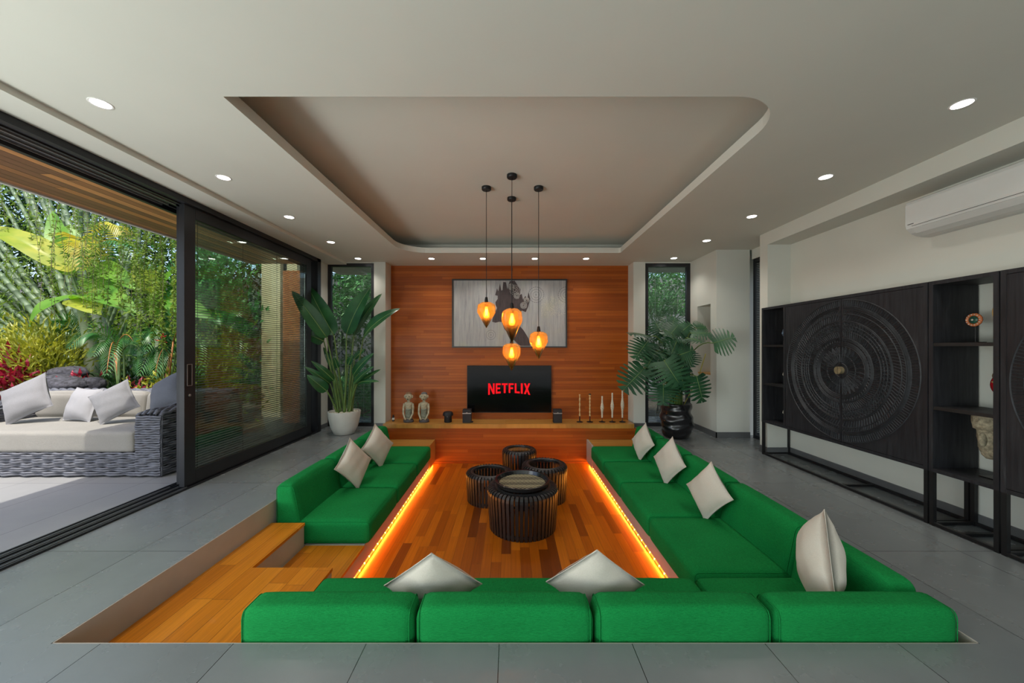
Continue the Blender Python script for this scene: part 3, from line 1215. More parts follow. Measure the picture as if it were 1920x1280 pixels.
# television
YW = 6.39
t = thing('television', 'flat black television showing red lettering on the orange wall', 'television', (-0.03, YW, 0.61))
hw, hh = 0.743, 0.415
MB().box(-hw, hw, -0.055, -0.012, -hh, hh).build('casing', M_black, t, bevel=0.004)
M_screen = N('screen')
M_screen.bsdf((0.003, 0.0035, 0.004), 0.12, 0, 0.22)
MB().box(-hw + .008, hw - .008, -0.0565, -0.055, -hh + .014, hh - .008).build('screen', M_screen.m, t)
MB().box(-0.2, 0.2, -0.012, -0.002, -0.15, 0.15).build('wall_bracket', M_black, t)
# the word on the screen, letters cut straight with an arched foot
M_red = emit('screen_red', s2l((214, 22, 30)), 1.0)
let = {
    'N': [[(0, 0), (.26, 0), (.26, 1), (0, 1)], [(.74, 0), (1, 0), (1, 1), (.74, 1)], [(0.0, 1), (.27, 1), (1.0, 0), (.73, 0)]],
    'E': [[(0, 0), (.32, 0), (.32, 1), (0, 1)], [(.32, .82), (1, .82), (1, 1), (.32, 1)], [(.32, .42), (.88, .42), (.88, .59), (.32, .59)], [(.32, 0), (1, 0), (1, .18), (.32, .18)]],
    'T': [[(.34, 0), (.66, 0), (.66, .82), (.34, .82)], [(0, .82), (1, .82), (1, 1), (0, 1)]],
    'F': [[(0, 0), (.34, 0), (.34, 1), (0, 1)], [(.34, .82), (1, .82), (1, 1), (.34, 1)], [(.34, .40), (.88, .40), (.88, .58), (.34, .58)]],
    'L': [[(0, 0), (.34, 0), (.34, 1), (0, 1)], [(.34, 0), (1, 0), (1, .18), (.34, .18)]],
    'I': [[(0, 0), (1, 0), (1, 1), (0, 1)]],
    'X': [[(0, 1), (.30, 1), (1, 0), (.70, 0)], [(.70, 1), (1, 1), (.30, 0), (0, 0)]],
}
wd = {'N': 1.0, 'E': .78, 'T': .9, 'F': .78, 'L': .78, 'I': .30, 'X': 1.0}
word = 'NETFLIX'
gap = 0.17
tot = sum(wd[c] for c in word) + gap * 6
x = 0
TW, TH = 0.74, 0.205
lz = -0.0
for c in word:
    b = MB()
    for poly in let[c]:
        pp = []
        for (u, v) in poly:
            X = (x + u * wd[c]) / tot - 0.5
            foot = 0.036 * (1 - (2 * X) ** 2)
            Z = foot + (TH - foot) * v
            pp.append((X * TW, Z - TH / 2))
        b.prism(pp, -0.0580, -0.0566, fn=lambda u, v, w: (u, w, v + lz))
    b.build('screen_letter', M_red, t)
    x += wd[c] + gap

# artwork
t = thing('framed_artwork', 'wide framed picture of a dark head in profile over pale streaked boards', 'picture', (-0.025, YW, 1.945))
aw, ah = 1.015, 0.605
b = MB()
b.box(-aw, aw, -0.045, 0, ah - .022, ah)
b.box(-aw, aw, -0.045, 0, -ah, -ah + .022)
b.box(-aw, -aw + .022, -0.045, 0, -ah + .022, ah - .022)
b.box(aw - .022, aw, -0.045, 0, -ah + .022, ah - .022)
b.build('picture_frame', mat('black_frame', (0.015, 0.015, 0.016), 0.35), t)
k = N('streaked_canvas')
st = k.noise(k.coords((9, 1, 0.7)), 2.2, 6, 0.7)
st2 = k.noise(k.coords((30, 1, 1.2)), 2.0, 5, 0.7)
tc = k.n('TexCoord')
sx = k.n('SeparateXYZ')
k.l(tc.outputs['Object'], sx.inputs[0])


def rings(cx, cz, R0, freq):
    dx = k.math('SUBTRACT', sx.outputs[0], cx)
    dz = k.math('SUBTRACT', sx.outputs[2], cz)
    d = k.math('SQRT', k.math('ADD', k.math('MULTIPLY', dx, dx), k.math('MULTIPLY', dz, dz)))
    an = k.math('ARCTAN2', dz, dx)
    wv = k.math('MULTIPLY', k.math('SINE', k.math('MULTIPLY', d, freq)), k.math('ADD', 0.75, k.math('MULTIPLY', k.math('SINE', k.math('MULTIPLY', an, 24.0)), 0.35)))
    wv = k.math('GREATER_THAN', wv, 0.45)
    return k.math('MULTIPLY', wv, k.math('LESS_THAN', d, R0))


f = k.math('ADD', k.math('MULTIPLY', st, 0.55), k.math('MULTIPLY', st2, 0.45))
base = k.ramp(f, [(0.3, (0.14, 0.14, 0.155)), (0.46, (0.33, 0.345, 0.36)), (0.6, (0.42, 0.43, 0.43)), (0.75, (0.55, 0.56, 0.54))])
blot = k.ramp(k.noise(k.coords((1, 1, 1)), 2.3, 2), [(0.55, (0, 0, 0)), (0.72, (1, 1, 1))])
base = k.mix(k.math('MULTIPLY', blot, 0.35), base, (0.42, 0.42, 0.26))
rg = k.math('MAXIMUM', rings(0.47, 0.33, 0.17, 150.0), rings(1.0, 0.33, 0.17, 150.0))
rg = k.math('MAXIMUM', rg, rings(-0.33, -0.38, 0.10, 170.0))
base = k.mix(k.math('MULTIPLY', rg, 0.55), base, (0.10, 0.10, 0.11))
vor = k.n('TexVoronoi')
vor.inputs['Scale'].default_value = 55
k.l(k.coords((1, 1, 1)), vor.inputs['Vector'])
inb = k.math('MULTIPLY', k.math('GREATER_THAN', sx.outputs[0], 0.56), k.math('LESS_THAN', k.math('ABSOLUTE', k.math('SUBTRACT', sx.outputs[2], 0.13)), 0.17))
base = k.mix(k.math('MULTIPLY', k.math('MULTIPLY', inb, k.math('LESS_THAN', vor.outputs[0], 0.32)), 0.6), base, (0.60, 0.58, 0.47))
k.bsdf(base, 0.5, 0, 0.4)
M_canvas = k.m
k = N('figure_paint')
fn = k.noise(k.coords((14, 1, 2)), 2, 5, 0.7)
k.bsdf(k.ramp(fn, [(0.35, (0.030, 0.022, 0.026)), (0.7, (0.075, 0.052, 0.055))]), 0.5)
M_fig = k.m
M_orn = mat('ornament_paint', (0.42, 0.42, 0.41), 0.5, var=0.3, scale=40)
MB().box(-aw + .022, aw - .022, -0.022, -0.012, -ah + .022, ah - .022).build('canvas', M_canvas, t)
# silhouette: brushed headdress, profile, neck, shoulder  (picture pixels of the 1920x1210 crop)
def ap(px, py):
    return ((px - 960) / 1920 * 230 * YW / FPX + 0.0, -((py - 605) / 1210 * 145) * YW / FPX)
sil = [(735, 320), (765, 215), (785, 260), (810, 140), (835, 250), (850, 240), (862, 115), (905, 120), (925, 230), (945, 150), (965, 100), (1040, 95), (1075, 150), (1130, 230), (1120, 320), (1150, 300), (1170, 390), (1210, 330), (1235, 410), (1255, 270), (1285, 380),
       (1250, 500), (1215, 585), (1150, 560), (1120, 620), (1110, 790), (1180, 870), (1260, 1000), (1285, 1110), (1130, 1110), (1085, 1080), (1020, 1010), (960, 930), (880, 850), (840, 740), (800, 735), (740, 750), (690, 735), (700, 660), (730, 600), (765, 520), (745, 480), (740, 430), (775, 380), (775, 330)]
b = MB()
b.prism([ap(*p) for p in sil], -0.0245, -0.022, fn=lambda u, v, w: (u, w, v))
b.build('painted_silhouette', M_fig, t, recalc=True)
b = MB()
ro = random.Random(9)
for (cx, cy, R_) in ((1040, 240, 0.085), (1180, 480, 0.055), (985, 190, 0.05), (1075, 330, 0.05), (1225, 400, 0.045)):
    u, v = ap(cx, cy)
    for q in range(3):
        r_ = R_ * (q + 1) / 3
        m = int(40 * r_ / R_) + 6
        for kx in range(m):
            a = 2 * PI * kx / m + ro.uniform(-.1, .1)
            l = 0.010 + ro.uniform(0, 0.006)
            uu, vv = u + r_ * math.cos(a), v + r_ * math.sin(a)
            ca, sa = math.cos(a + 0.8), math.sin(a + 0.8)
            b.add([(uu - l * ca, -0.0250, vv - l * sa), (uu + .003 * sa, -0.0250, vv - .003 * ca), (uu + l * ca, -0.0250, vv + l * sa), (uu - .003 * sa, -0.0250, vv + .003 * ca)], [(0, 1, 2, 3)])
b.build('painted_ornament', M_orn, t)

# carved figurines
M_figur = mat('weathered_pale_wood', (0.42, 0.37, 0.26), 0.7, var=0.3, scale=25, bump=0.2, bscale=90)
M_figwrap = mat('faded_green_paint', (0.20, 0.21, 0.16), 0.7, var=0.4, scale=30)
M_figbase = mat('dark_figurine_base', (0.07, 0.065, 0.07), 0.7, var=0.3)
M_ink = mat('dark_paint', (0.03, 0.025, 0.02), 0.6)


def figurine(label, x, y, s, haircol, wide):
    t = thing('carved_figurine', label, 'figurine', (x, y, SZ))
    body = MB()
    body.lathe([(0.075 * s, 0.04 * s), (0.06 * s, 0.10 * s), (0.05 * s, 0.20 * s), (0.058 * s, 0.27 * s), (0.075 * s, 0.315 * s), (0.06 * s, 0.335 * s), (0.024 * s, 0.345 * s), (0.022 * s, 0.375 * s)], n=20, wob=lambda a, z: 1 - 0.35 * abs(math.sin(a)))
    body.build('torso', M_figur, t, smooth=True)
    for sx in (-1, 1):
        MB().tube([(sx * .07 * s, 0, .315 * s), (sx * .082 * s, -.01 * s, .24 * s), (sx * .080 * s, -.03 * s, .15 * s), (sx * .050 * s, -.055 * s, .08 * s), (sx * .03 * s, -.062 * s, .05 * s)], [.02 * s, .019 * s, .016 * s, .014 * s, .016 * s], 10).build('arm', M_figur, t, smooth=True)
    MB().lathe([(0.085 * s, 0), (0.09 * s, 0.02 * s), (0.08 * s, 0.05 * s), (0.062 * s, 0.06 * s)], n=24, wob=lambda a, z: 1 - 0.2 * abs(math.sin(a))).build('base', M_figbase, t, smooth=True)
    MB().lathe([(0.062 * s, 0.06 * s), (0.058 * s, 0.12 * s), (0.054 * s, 0.20 * s), (0.058 * s, 0.205 * s), (0.05 * s, 0.23 * s)], n=20, wob=lambda a, z: 1.04 - 0.33 * abs(math.sin(a))).build('wrap', M_figwrap, t, smooth=True)
    h = MB()
    h.ball((0, 0, 0.435 * s), (0.062 * s, 0.055 * s, 0.068 * s), 20, 14)
    h.ball((0, -0.05 * s, 0.425 * s), (0.008 * s, 0.014 * s, 0.016 * s), 8, 6)
    hd = h.build('head', M_figur, t, smooth=True)
    for sx in (-1, 1):
        MB().ball((sx * .066 * s, 0, .435 * s), (.012 * s, .012 * s, .026 * s), 10, 8).build('ear', M_figur, hd, smooth=True)
        MB().ball((sx * .024 * s, -.05 * s, .445 * s), (.012 * s, .006 * s, .005 * s), 8, 6).build('eye', M_ink, hd, smooth=True)
    MB().ball((0, -.049 * s, .395 * s), (.013 * s, .006 * s, .008 * s), 8, 6).build('mouth', M_ink, hd, smooth=True)
    MB().ball((0, .006 * s, .468 * s), (.056 * s, .05 * s, .045 * s), 16, 8).build('hair', haircol, t, smooth=True)
    return t


figurine('pale carved wooden figurine with brown hair, left of its twin on the shelf', (766 - 958) * 6.12 / FPX, 6.12, 1.0, mat('brown_hair_paint', (0.22, 0.12, 0.06), 0.7, var=0.3, scale=30), 0)
figurine('pale carved wooden figurine with grey cap of hair, nearer the television', (795 - 958) * 6.12 / FPX, 6.12, 1.0, mat('grey_hair_paint', (0.11, 0.11, 0.115), 0.7, var=0.3, scale=30), 0)

# speakers
M_spk = mat('speaker_cloth', (0.008, 0.009, 0.013), 0.6, var=0.2, scale=60, bump=0.2, bscale=400)
for px, w in ((876, 'left of the television foot'), (1045, 'right of the television foot')):
    t = thing('speaker', 'small black box speaker with a silver band on the shelf, ' + w, 'speaker', ((px - 958) * 6.1 / FPX, 6.1, SZ), 'pair of small box speakers')
    MB().box(-.072, .072, -.06, .06, 0, .155).build('cabinet', M_spk, t, bevel=0.006)
    MB().box(-.0735, .0735, -.0615, .0615, .155, .168).build('silver_band', M_rail, t)
    MB().box(-.072, .072, -.06, .06, .168, .225).build('top_grille', M_spk, t, bevel=0.005)
    MB().box(-.012, .012, -.063, -.0610, .171, .179).build('badge', M_rail, t)
# black jar with a wide lid
t = thing('lidded_jar', 'black jar with a wide overhanging lid on the shelf', 'jar', ((840 - 958) * 6.12 / FPX, 6.12, SZ))
MB().lathe([(.06, 0), (.064, .01), (.064, .11), (.055, .12)], n=32).build('jar_body', M_spk, t, smooth=True, auto=40)
MB().lathe([(.055, .12), (.088, .115), (.086, .15), (.07, .175), (.03, .185), (0, .186)], n=32).build('lid', M_spk, t, smooth=True, auto=40)
MB().ball((0.0, -.064, .10), .008, 8, 6).build('clasp', M_rail, t, smooth=True)
# small things
o = MB().lathe([(.03, 0), (.036, .008), (.03, .02), (.01, .026), (0, .026)], n=20).build('small_puck', M_spk, org=(0, 0, 0), smooth=True)
o.location = ((883.5 - 958) * 6.1 / FPX, 6.1, SZ)
tag(o, 'tiny dark round gadget lying beside the left box speaker', 'gadget')
t = thing('small_bottle', 'tiny dark bottle with a white label at the left end of the shelf', 'bottle', ((737.5 - 958) * 6.2 / FPX, 6.2, SZ))
MB().lathe([(.02, 0), (.022, .005), (.022, .07), (.012, .085), (.012, .105), (0, .105)], n=16).build('glass_body', M_spk, t, smooth=True, auto=40)
MB().lathe([(.0228, .02), (.0228, .06)], n=16).build('label', M_wall, t, smooth=True)
# ornaments on stands at the right end
M_brass = mat('pale_brass', (0.62, 0.45, 0.22), 0.45, metal=0.1, var=0.3, scale=30)
M_bone = mat('carved_bone', (0.62, 0.58, 0.47), 0.6, var=0.25, scale=50, bump=0.4, bscale=160)
orn = [(1087, 738, .0, 'slim twisted golden rod ornament on a round foot, closest to the speaker', M_brass, 0),
       (1106, 738, .0, 'slim golden rod ornament with a dark cap, second of the five on the shelf', M_brass, 1),
       (1129, 742, .03, 'short white carved spindle ornament, middle of the five on the shelf', M_bone, 2),
       (1148, 736, .02, 'white and green carved spindle ornament, fourth of the five on the shelf', M_bone, 3),
       (1167, 731, .02, 'tall white carved spindle ornament partly behind the monstera leaf', M_bone, 4)]
for px, topy, z0, lab, mm, kind in orn:
    Y = 6.12
    t = thing('standing_ornament', lab, 'ornament', ((px - 958) * Y / FPX, Y, SZ), 'five slim ornaments on round feet')
    H = EYE - (topy - 652) * Y / FPX - SZ
    MB().lathe([(.052, 0), (.056, .006), (.04, .012), (.012, .014), (.007, .03)], n=24).build('foot', M_black, t, smooth=True)
    if kind < 2:
        MB().tube([(0, 0, .012), (0, 0, .11)], .009, 10).build('stem', mat('dark_red_wood', (0.06, 0.015, 0.01), 0.5) if kind else M_black, t, smooth=True)
        pr = [(0.011 + 0.004 * math.sin(q * (1.7 if kind else 1.1)) + (0.006 * max(0, q - 17) / 7 if kind else 0), .10 + (H - .11) * q / 24) for q in range(25)]
        MB().lathe(pr + [(0, H - .01)], n=12).build('rod', mm, t, smooth=True)
        if kind:
            MB().lathe([(.02, H - .015), (.02, H), (0, H)], n=12).build('cap', M_black, t)
    else:
        MB().tube([(0, 0, .01), (0, 0, .09)], .004, 6).build('stem', M_black, t)
        pr = []
        for q in range(37):
            u = q / 36
            r_ = 0.013 + 0.016 * math.exp(-((u - 0.47) / 0.17) ** 2) + 0.0018 * math.sin(q * 2.1)
            pr.append((r_, .075 + (H - .08) * u))
        MB().lathe(pr + [(0, H)], n=14).build('spindle', mm, t, smooth=True)

# ------------------------------------------------------------------ pendant lamps
k = N('amber_shade')
tc = k.n('TexCoord')
sx = k.n('SeparateXYZ')
k.l(tc.outputs['Object'], sx.inputs[0])
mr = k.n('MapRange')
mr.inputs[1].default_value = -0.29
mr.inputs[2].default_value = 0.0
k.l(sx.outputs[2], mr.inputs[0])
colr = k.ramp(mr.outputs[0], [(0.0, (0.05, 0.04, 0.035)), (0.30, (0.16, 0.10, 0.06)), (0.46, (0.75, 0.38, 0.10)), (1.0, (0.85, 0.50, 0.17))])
tp = k.n('BsdfTransparent')
k.l(colr, tp.inputs['Color'])
tl = k.n('BsdfTranslucent')
k.l(colr, tl.inputs['Color'])
gl = k.n('BsdfGlossy')
gl.inputs['Roughness'].default_value = 0.08
m1 = k.n('MixShader')
m1.inputs[0].default_value = 0.22
k.l(tp.outputs[0], m1.inputs[1])
k.l(tl.outputs[0], m1.inputs[2])
fr = k.n('Fresnel')
m2 = k.n('MixShader')
k.l(k.math('MULTIPLY', fr.outputs[0], 0.3), m2.inputs[0])
k.l(m1.outputs[0], m2.inputs[1])
k.l(gl.outputs[0], m2.inputs[2])
k.l(m2.outputs[0], k.out.inputs['Surface'])
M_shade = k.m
M_fil = emit('filament', (1.0, 0.62, 0.22), 60.0)
k = N('bulb_glow_glass')
tp = k.n('BsdfTransparent')
tp.inputs['Color'].default_value = (1, 0.8, 0.5, 1)
em = k.n('Emission')
em.inputs['Color'].default_value = (1.0, 0.58, 0.16, 1)
em.inputs['Strength'].default_value = 1.5
ad = k.n('AddShader')
k.l(tp.outputs[0], ad.inputs[0])
k.l(em.outputs[0], ad.inputs[1])
k.l(ad.outputs[0], k.out.inputs['Surface'])
M_bulb = k.m
ZU = 3.035


def pendant(label, x, y, ztop, L, r):
    t = thing('pendant_lamp', label, 'pendant lamp', (x, y, ZU), 'cluster of amber glass pendants')
    MB().lathe([(0, -.032), (.045, -.032), (.05, -.026), (.05, 0), (0, 0)], n=28).build('canopy', M_black, t, smooth=True, auto=40)
    zt = ztop - ZU
    MB().tube([(0, 0, -.03), (0, 0, zt + .05)], .0035, 6).build('cable', M_black, t)
    MB().lathe([(.005, zt + .06), (.013, zt + .055), (.019, zt + .02), (.021, zt + .0), (.021, zt - .045), (0, zt - .045)], n=20).build('socket', M_black, t, smooth=True, auto=40)
    pr = []
    for q in range(29):
        u = q / 28
        # heart-like drop: flat shoulders, long tapering tip
        if u < 0.12:
            rr = r * (0.50 + 0.44 * math.sin(u / 0.12 * PI / 2))
        elif u < 0.36:
            rr = r * (0.94 + 0.06 * math.sin((u - .12) / .24 * PI / 2))
        else:
            v = (u - .36) / .64
            rr = r * (1 - v ** 1.25) * (1 - 0.12 * math.sin(v * PI)) + 0.001
        pr.append((max(rr, 0.0), -L * u + (0.012 if u < 0.0 else 0)))
    b = MB().lathe(pr, n=36, wob=lambda a, z: 1 + 0.03 * math.sin(5 * a) * (1 + z / L) )
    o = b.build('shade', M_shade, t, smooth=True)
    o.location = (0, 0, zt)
    MB().lathe([(.012, zt - .045), (.014, zt - .06), (.022, zt - .085), (.033, zt - .125), (.032, zt - .145), (.02, zt - .163), (0, zt - .168)], n=20).build('bulb', M_bulb, t, smooth=True)
    b = MB()
    pts = []
    for q in range(9):
        a = 2 * PI * q / 8
        pts.append((0.011 * math.cos(a), 0.011 * math.sin(a), zt - (.068 if q % 2 else .142)))
    b.tube(pts, .0018, 5)
    b.build('filament', M_fil, t)
    ld = bpy.data.lights.new('bulb_light', 'POINT')
    ld.energy = 1.8
    ld.color = (1.0, 0.55, 0.2)
    ld.shadow_soft_size = 0.02
    lo = bpy.data.objects.new('bulb_light', ld)
    COL.objects.link(lo)
    lo.parent = t
    lo.location = (0, 0, zt - .105)
    return t


pendant('amber teardrop pendant hanging highest, left of the cluster', -0.26, 3.81, 1.815, 0.27, .097)
pendant('amber teardrop pendant hanging right of the cluster', 0.293, 3.81, 1.505, 0.29, .097)
pendant('amber teardrop pendant in the middle, closest to the camera', 0.010, 3.54, 1.72, 0.335, .102)
pendant('amber teardrop pendant hanging lowest, at the back of the cluster', 0.008, 4.08, 1.385, 0.31, .104)

# ------------------------------------------------------------------ air conditioner
t = thing('air_conditioner', 'white wall mounted air conditioner above the carved cabinets', 'air conditioner', (3.52, 2.57, 2.26))
prof = [(0, 0.0), (0, .30), (-.17, .30), (-.205, .285), (-.215, .26), (-.215, .10), (-.205, .065), (-.17, .03), (-.12, .008), (-.06, 0)]
b = MB()
b.prism(prof, -0.45, 0.45, fn=lambda u, v, w: (u, w, v))
M_ac = mat('white_plastic', (0.62, 0.64, 0.63), 0.35, var=0.02)
b.build('casing', M_ac, t, recalc=True, bevel=0.006)
b = MB()
b.prism([(-.208, .062), (-.172, .026), (-.12, .004), (-.12, .000), (-.178, .020), (-.214, .058)], -0.40, 0.40, fn=lambda u, v, w: (u, w, v))
b.build('louvre', M_ac, t, recalc=True)
b = MB()
b.box(-.2155, -.2149, -0.40, 0.40, .078, .081)
b.box(-.2158, -.2149, 0.385, 0.43, .095, .100)
b.build('dark_gap_and_badge', M_black, t)

# ------------------------------------------------------------------ carved cabinets on steel frames
k = N('charred_wood')
v = k.coords((14, 14, 0.9))
nz = k.noise(v, 3.0, 6, 0.7)
nb = k.noise(k.coords((1, 1, 1)), 3, 3)
col = k.ramp(k.math('ADD', k.math('MULTIPLY', nz, 0.75), k.math('MULTIPLY', nb, 0.25)), [(0.35, (0.007, 0.008, 0.011)), (0.6, (0.021, 0.023, 0.028)), (0.78, (0.09, 0.094, 0.10))])
k.bsdf(col, 0.48, 0, 0.4, k.bump(nz, 0.5, 0.003))
M_char = k.m
M_charc = mat('charred_carving', (0.034, 0.037, 0.042), 0.42, var=0.4, scale=20, bump=0.2, bscale=80)
M_charin = mat('cabinet_interior', (0.010, 0.010, 0.011), 0.55, var=0.3, scale=9)
M_frame = mat('steel_frame', (0.014, 0.014, 0.015), 0.42, metal=0.3)
CX0, CX1 = 3.165, 3.505
CZ0, CZ1 = 0.405, 1.835


def mandala(b, cy, cz, R, half, X):
    """carved rings for one door; half = +1 keeps y > cy, -1 keeps y < cy"""
    def seg(r0, a0, r1, a1, w, h):
        p0 = (cy + r0 * math.cos(a0), cz + r0 * math.sin(a0))
        p1 = (cy + r1 * math.cos(a1), cz + r1 * math.sin(a1))
        if half * (p0[0] - cy) < 0.006 or half * (p1[0] - cy) < 0.006:
            return
        d = Vector((p1[0] - p0[0], p1[1] - p0[1]))
        if d.length < 1e-6:
            return
        nrm = Vector((-d.y, d.x)).normalized() * w / 2
        vs = []
        for p in (p0, p1):
            vs += [(X + .001, p[0] - nrm.x, p[1] - nrm.y), (X - h, p[0], p[1]), (X + .001, p[0] + nrm.x, p[1] + nrm.y)]
        b.add(vs, [(0, 1, 4, 3), (1, 2, 5, 4), (0, 2, 1), (3, 4, 5)])

    def ring(r, w, h, n=72):
        for i in range(n):
            seg(r, -PI / 2 + half * PI * i / n if half > 0 else PI / 2 + PI * i / n, r, -PI / 2 + half * PI * (i + 1) / n if half > 0 else PI / 2 + PI * (i + 1) / n, w, h)

    def spokes(r0, r1, n, w, h, slant=0.0):
        for i in range(n):
            a = 2 * PI * (i + .5) / n
            seg(r0, a, r1, a + slant, w, h)

    def zig(r0, r1, n, w, h):
        for i in range(n):
            a = 2 * PI * i / n
            d = PI / n
            seg(r0, a, r1, a + d, w, h)
            seg(r1, a + d, r0, a + 2 * d, w, h)
    for r in (1.0, .905, .89, .875, .855, .80, .70, .685, .64, .60, .56, .46, .445, .43, .40, .385, .37, .35, .22, .10):
        ring(R * r, .008, .007)
    spokes(R * .91, R * .99, 190, .0055, .008)
    spokes(R * .81, R * .85, 150, .006, .006, 0.03)
    spokes(R * .715, R * .795, 120, .007, .008, 0.045)
    zig(R * .645, R * .682, 90, .005, .006)
    zig(R * .60, R * .635, 80, .005, .006)
    zig(R * .565, R * .60, 80, .005, .006)
    spokes(R * .47, R * .555, 110, .006, .007, -0.05)
    spokes(R * .405, R * .44, 64, .007, .006, 0.04)
    zig(R * .26, R * .345, 30, .006, .007)
    zig(R * .20, R * .30, 30, .006, .007)
    spokes(R * .115, R * .33, 36, .007, .007)
    zig(R * .575, R * .63, 100, .004, .006)
    zig(R * .49, R * .54, 70, .004, .005)
    spokes(R * .115, R * .25, 48, .005, .006, 0.05)


def cabinet(label, y0, y1, cols, shelves=(0.885, 1.36), legs=True, frame_mid=None):
    """cols: list of ('open', ya, yb) or ('doors', ya, yb) from near to far"""
    t = thing('carved_cabinet', label, 'cabinet', ((CX0 + CX1) / 2, (y0 + y1) / 2, 0))
    o = tuple(t.location)
    th = 0.028
    b = MB()
    b.box(CX0, CX1, y0, y0 + th, CZ0, CZ1)
    b.box(CX0, CX1, y1 - th, y1, CZ0, CZ1)
    b.box(CX0, CX1, y0 + th, y1 - th, CZ1 - th, CZ1)
    b.box(CX0, CX1, y0 + th, y1 - th, CZ0, CZ0 + th)
    for a, c in zip(cols[:-1], cols[1:]):
        b.box(CX0, CX1, a[2] - th / 2, a[2] + th / 2, CZ0 + th, CZ1 - th)
    b.build('carcass', M_char, t, o)
    for kind, ya, yb in cols:
        if kind == 'open':
            for z in shelves:
                MB().box(CX0 + .004, CX1 - .004, ya + th / 2, yb - th / 2, z - .012, z + .012).build('shelf', M_charin, t, o)
        else:
            MB().box(CX1 - .012, CX1, ya + .01, yb - .01, CZ0 + .03, CZ1 - .03).build('back_panel', M_charin, t, o)
            ym = (ya + yb) / 2
            for s, a, c in ((-1, ya + th / 2 + .003, ym - .003), (1, ym + .003, yb - th / 2 - .003)):
                d = MB().box(CX0 + .002, CX0 + .024, a, c, CZ0 + th + .003, CZ1 - th - .003).build('door', M_char, t, o)
                b = MB()
                mandala(b, ym, (CZ0 + CZ1) / 2, 0.672, s, CX0 + .002)
                b.build('carving', M_charc, d, o)
                # half round knob
                b = MB()
                m = 14
                pts = [(ym + s * .0035, (CZ0 + CZ1) / 2 + .036)] + [(ym + s * (.0035 + .033 * math.sin(PI * q / m)), (CZ0 + CZ1) / 2 + .036 * math.cos(PI * q / m)) for q in range(1, m)] + [(ym + s * .0035, (CZ0 + CZ1) / 2 - .036)]
                b.prism(pts, CX0 - .036, CX0 + .002, fn=lambda u, v, w: (w, u, v))
                b.build('knob', M_knob, d, o, recalc=True, bevel=0.004)
    f = .026
    for x in (CX0 + .002, CX1 - f - .002):
        for y in (y0 + .002, y1 - f - .002):
            MB().box(x, x + f, y, y + f, 0, CZ0).build('leg', M_frame, t, o)
    for x in (CX0 + .002, CX1 - f - .002):
        MB().box(x, x + f, y0 + f, y1 - f, .006, .026).build('floor_rail', M_frame, t, o)
    for y in (y0 + .002, y1 - f - .002):
        MB().box(CX0 + f, CX1 - f, y, y + f, .006, .026).build('cross_rail', M_frame, t, o)
    if frame_mid:
        MB().box(CX0 + f, CX1 - f, frame_mid - .012, frame_mid + .012, .006, .026).build('cross_rail', M_frame, t, o)
    return t


M_knob = mat('aged_brass_knob', (0.30, 0.25, 0.15), 0.5, metal=0.5, var=0.3, scale=30)
cabinet('black carved cabinet with a complete round mandala on its double doors', 2.735, 4.545, [('doors', 2.735, 4.17), ('open', 4.17, 4.545)], frame_mid=3.46)
cabinet('narrow black open shelf unit between the two carved cabinets', 2.335, 2.728, [('open', 2.335, 2.728)], frame_mid=2.545)
cabinet('black carved cabinet cut off by the picture edge on the right', 0.52, 2.328, [('open', 0.52, 0.895), ('doors', 0.895, 2.328)])


# masks and heads on the open shelves
M_stone = mat('pitted_stone', (0.30, 0.27, 0.19), 0.9, var=0.5, scale=45, bump=0.8, bscale=70)
M_redm = mat('red_lacquer_mask', (0.42, 0.012, 0.02), 0.25, var=0.25, scale=9, coat=0.4)
M_gold = mat('old_gold', (0.50, 0.36, 0.16), 0.5, metal=0.2, var=0.25, scale=20)
M_orangep = mat('orange_paint', (0.55, 0.16, 0.05), 0.5, var=0.3, scale=20)
M_bluep = mat('blue_grey_paint', (0.12, 0.18, 0.27), 0.5, var=0.4, scale=40)
M_whitep = mat('chalk_paint', (0.60, 0.56, 0.48), 0.6, var=0.3, scale=50)
M_teal = mat('dark_teal_paint', (0.01, 0.07, 0.05), 0.3, var=0.5, scale=40)
S0, S1, S2 = CZ0 + .028, 0.897, 1.372


def stand(t, h, r=.045):
    MB().box(-r, r, -r, r, 0, .006).build('foot_plate', M_black, t)
    MB().tube([(0, 0, .006), (0, 0, h)], .004, 8).build('rod', M_black, t)


# stone head
t = thing('stone_head', 'pitted stone head with a band across its brow on the lowest open shelf', 'stone head', (3.345, 2.485, S0))
stand(t, .14, .05)
b = MB()
prf = [(0.0, 0), (.045, .004), (.066, .03), (.078, .08), (.088, .15), (.092, .20)]
b.lathe([(r_ * 1.0, z + .13) for r_, z in prf] + [(.092, .345), (.088, .35)], n=24, wob=lambda a, z: 1 + 0.06 * math.sin(6 * a + z * 30) - 0.12 * abs(math.sin(a)))
b.build('head', M_stone, t, smooth=True)
b = MB().lathe([(.098, .335), (.108, .34), (.112, .38), (.11, .42), (.095, .445), (.05, .455), (0, .456)], n=24, wob=lambda a, z: 1 + 0.04 * math.sin(7 * a + z * 40) - 0.1 * abs(math.sin(a)))
b.build('brow_band', M_stone, t, smooth=True)
b = MB()
b.ball((-.088, 0, .27), (.022, .02, .05), 10, 8)
b.build('nose', M_stone, t, smooth=True)
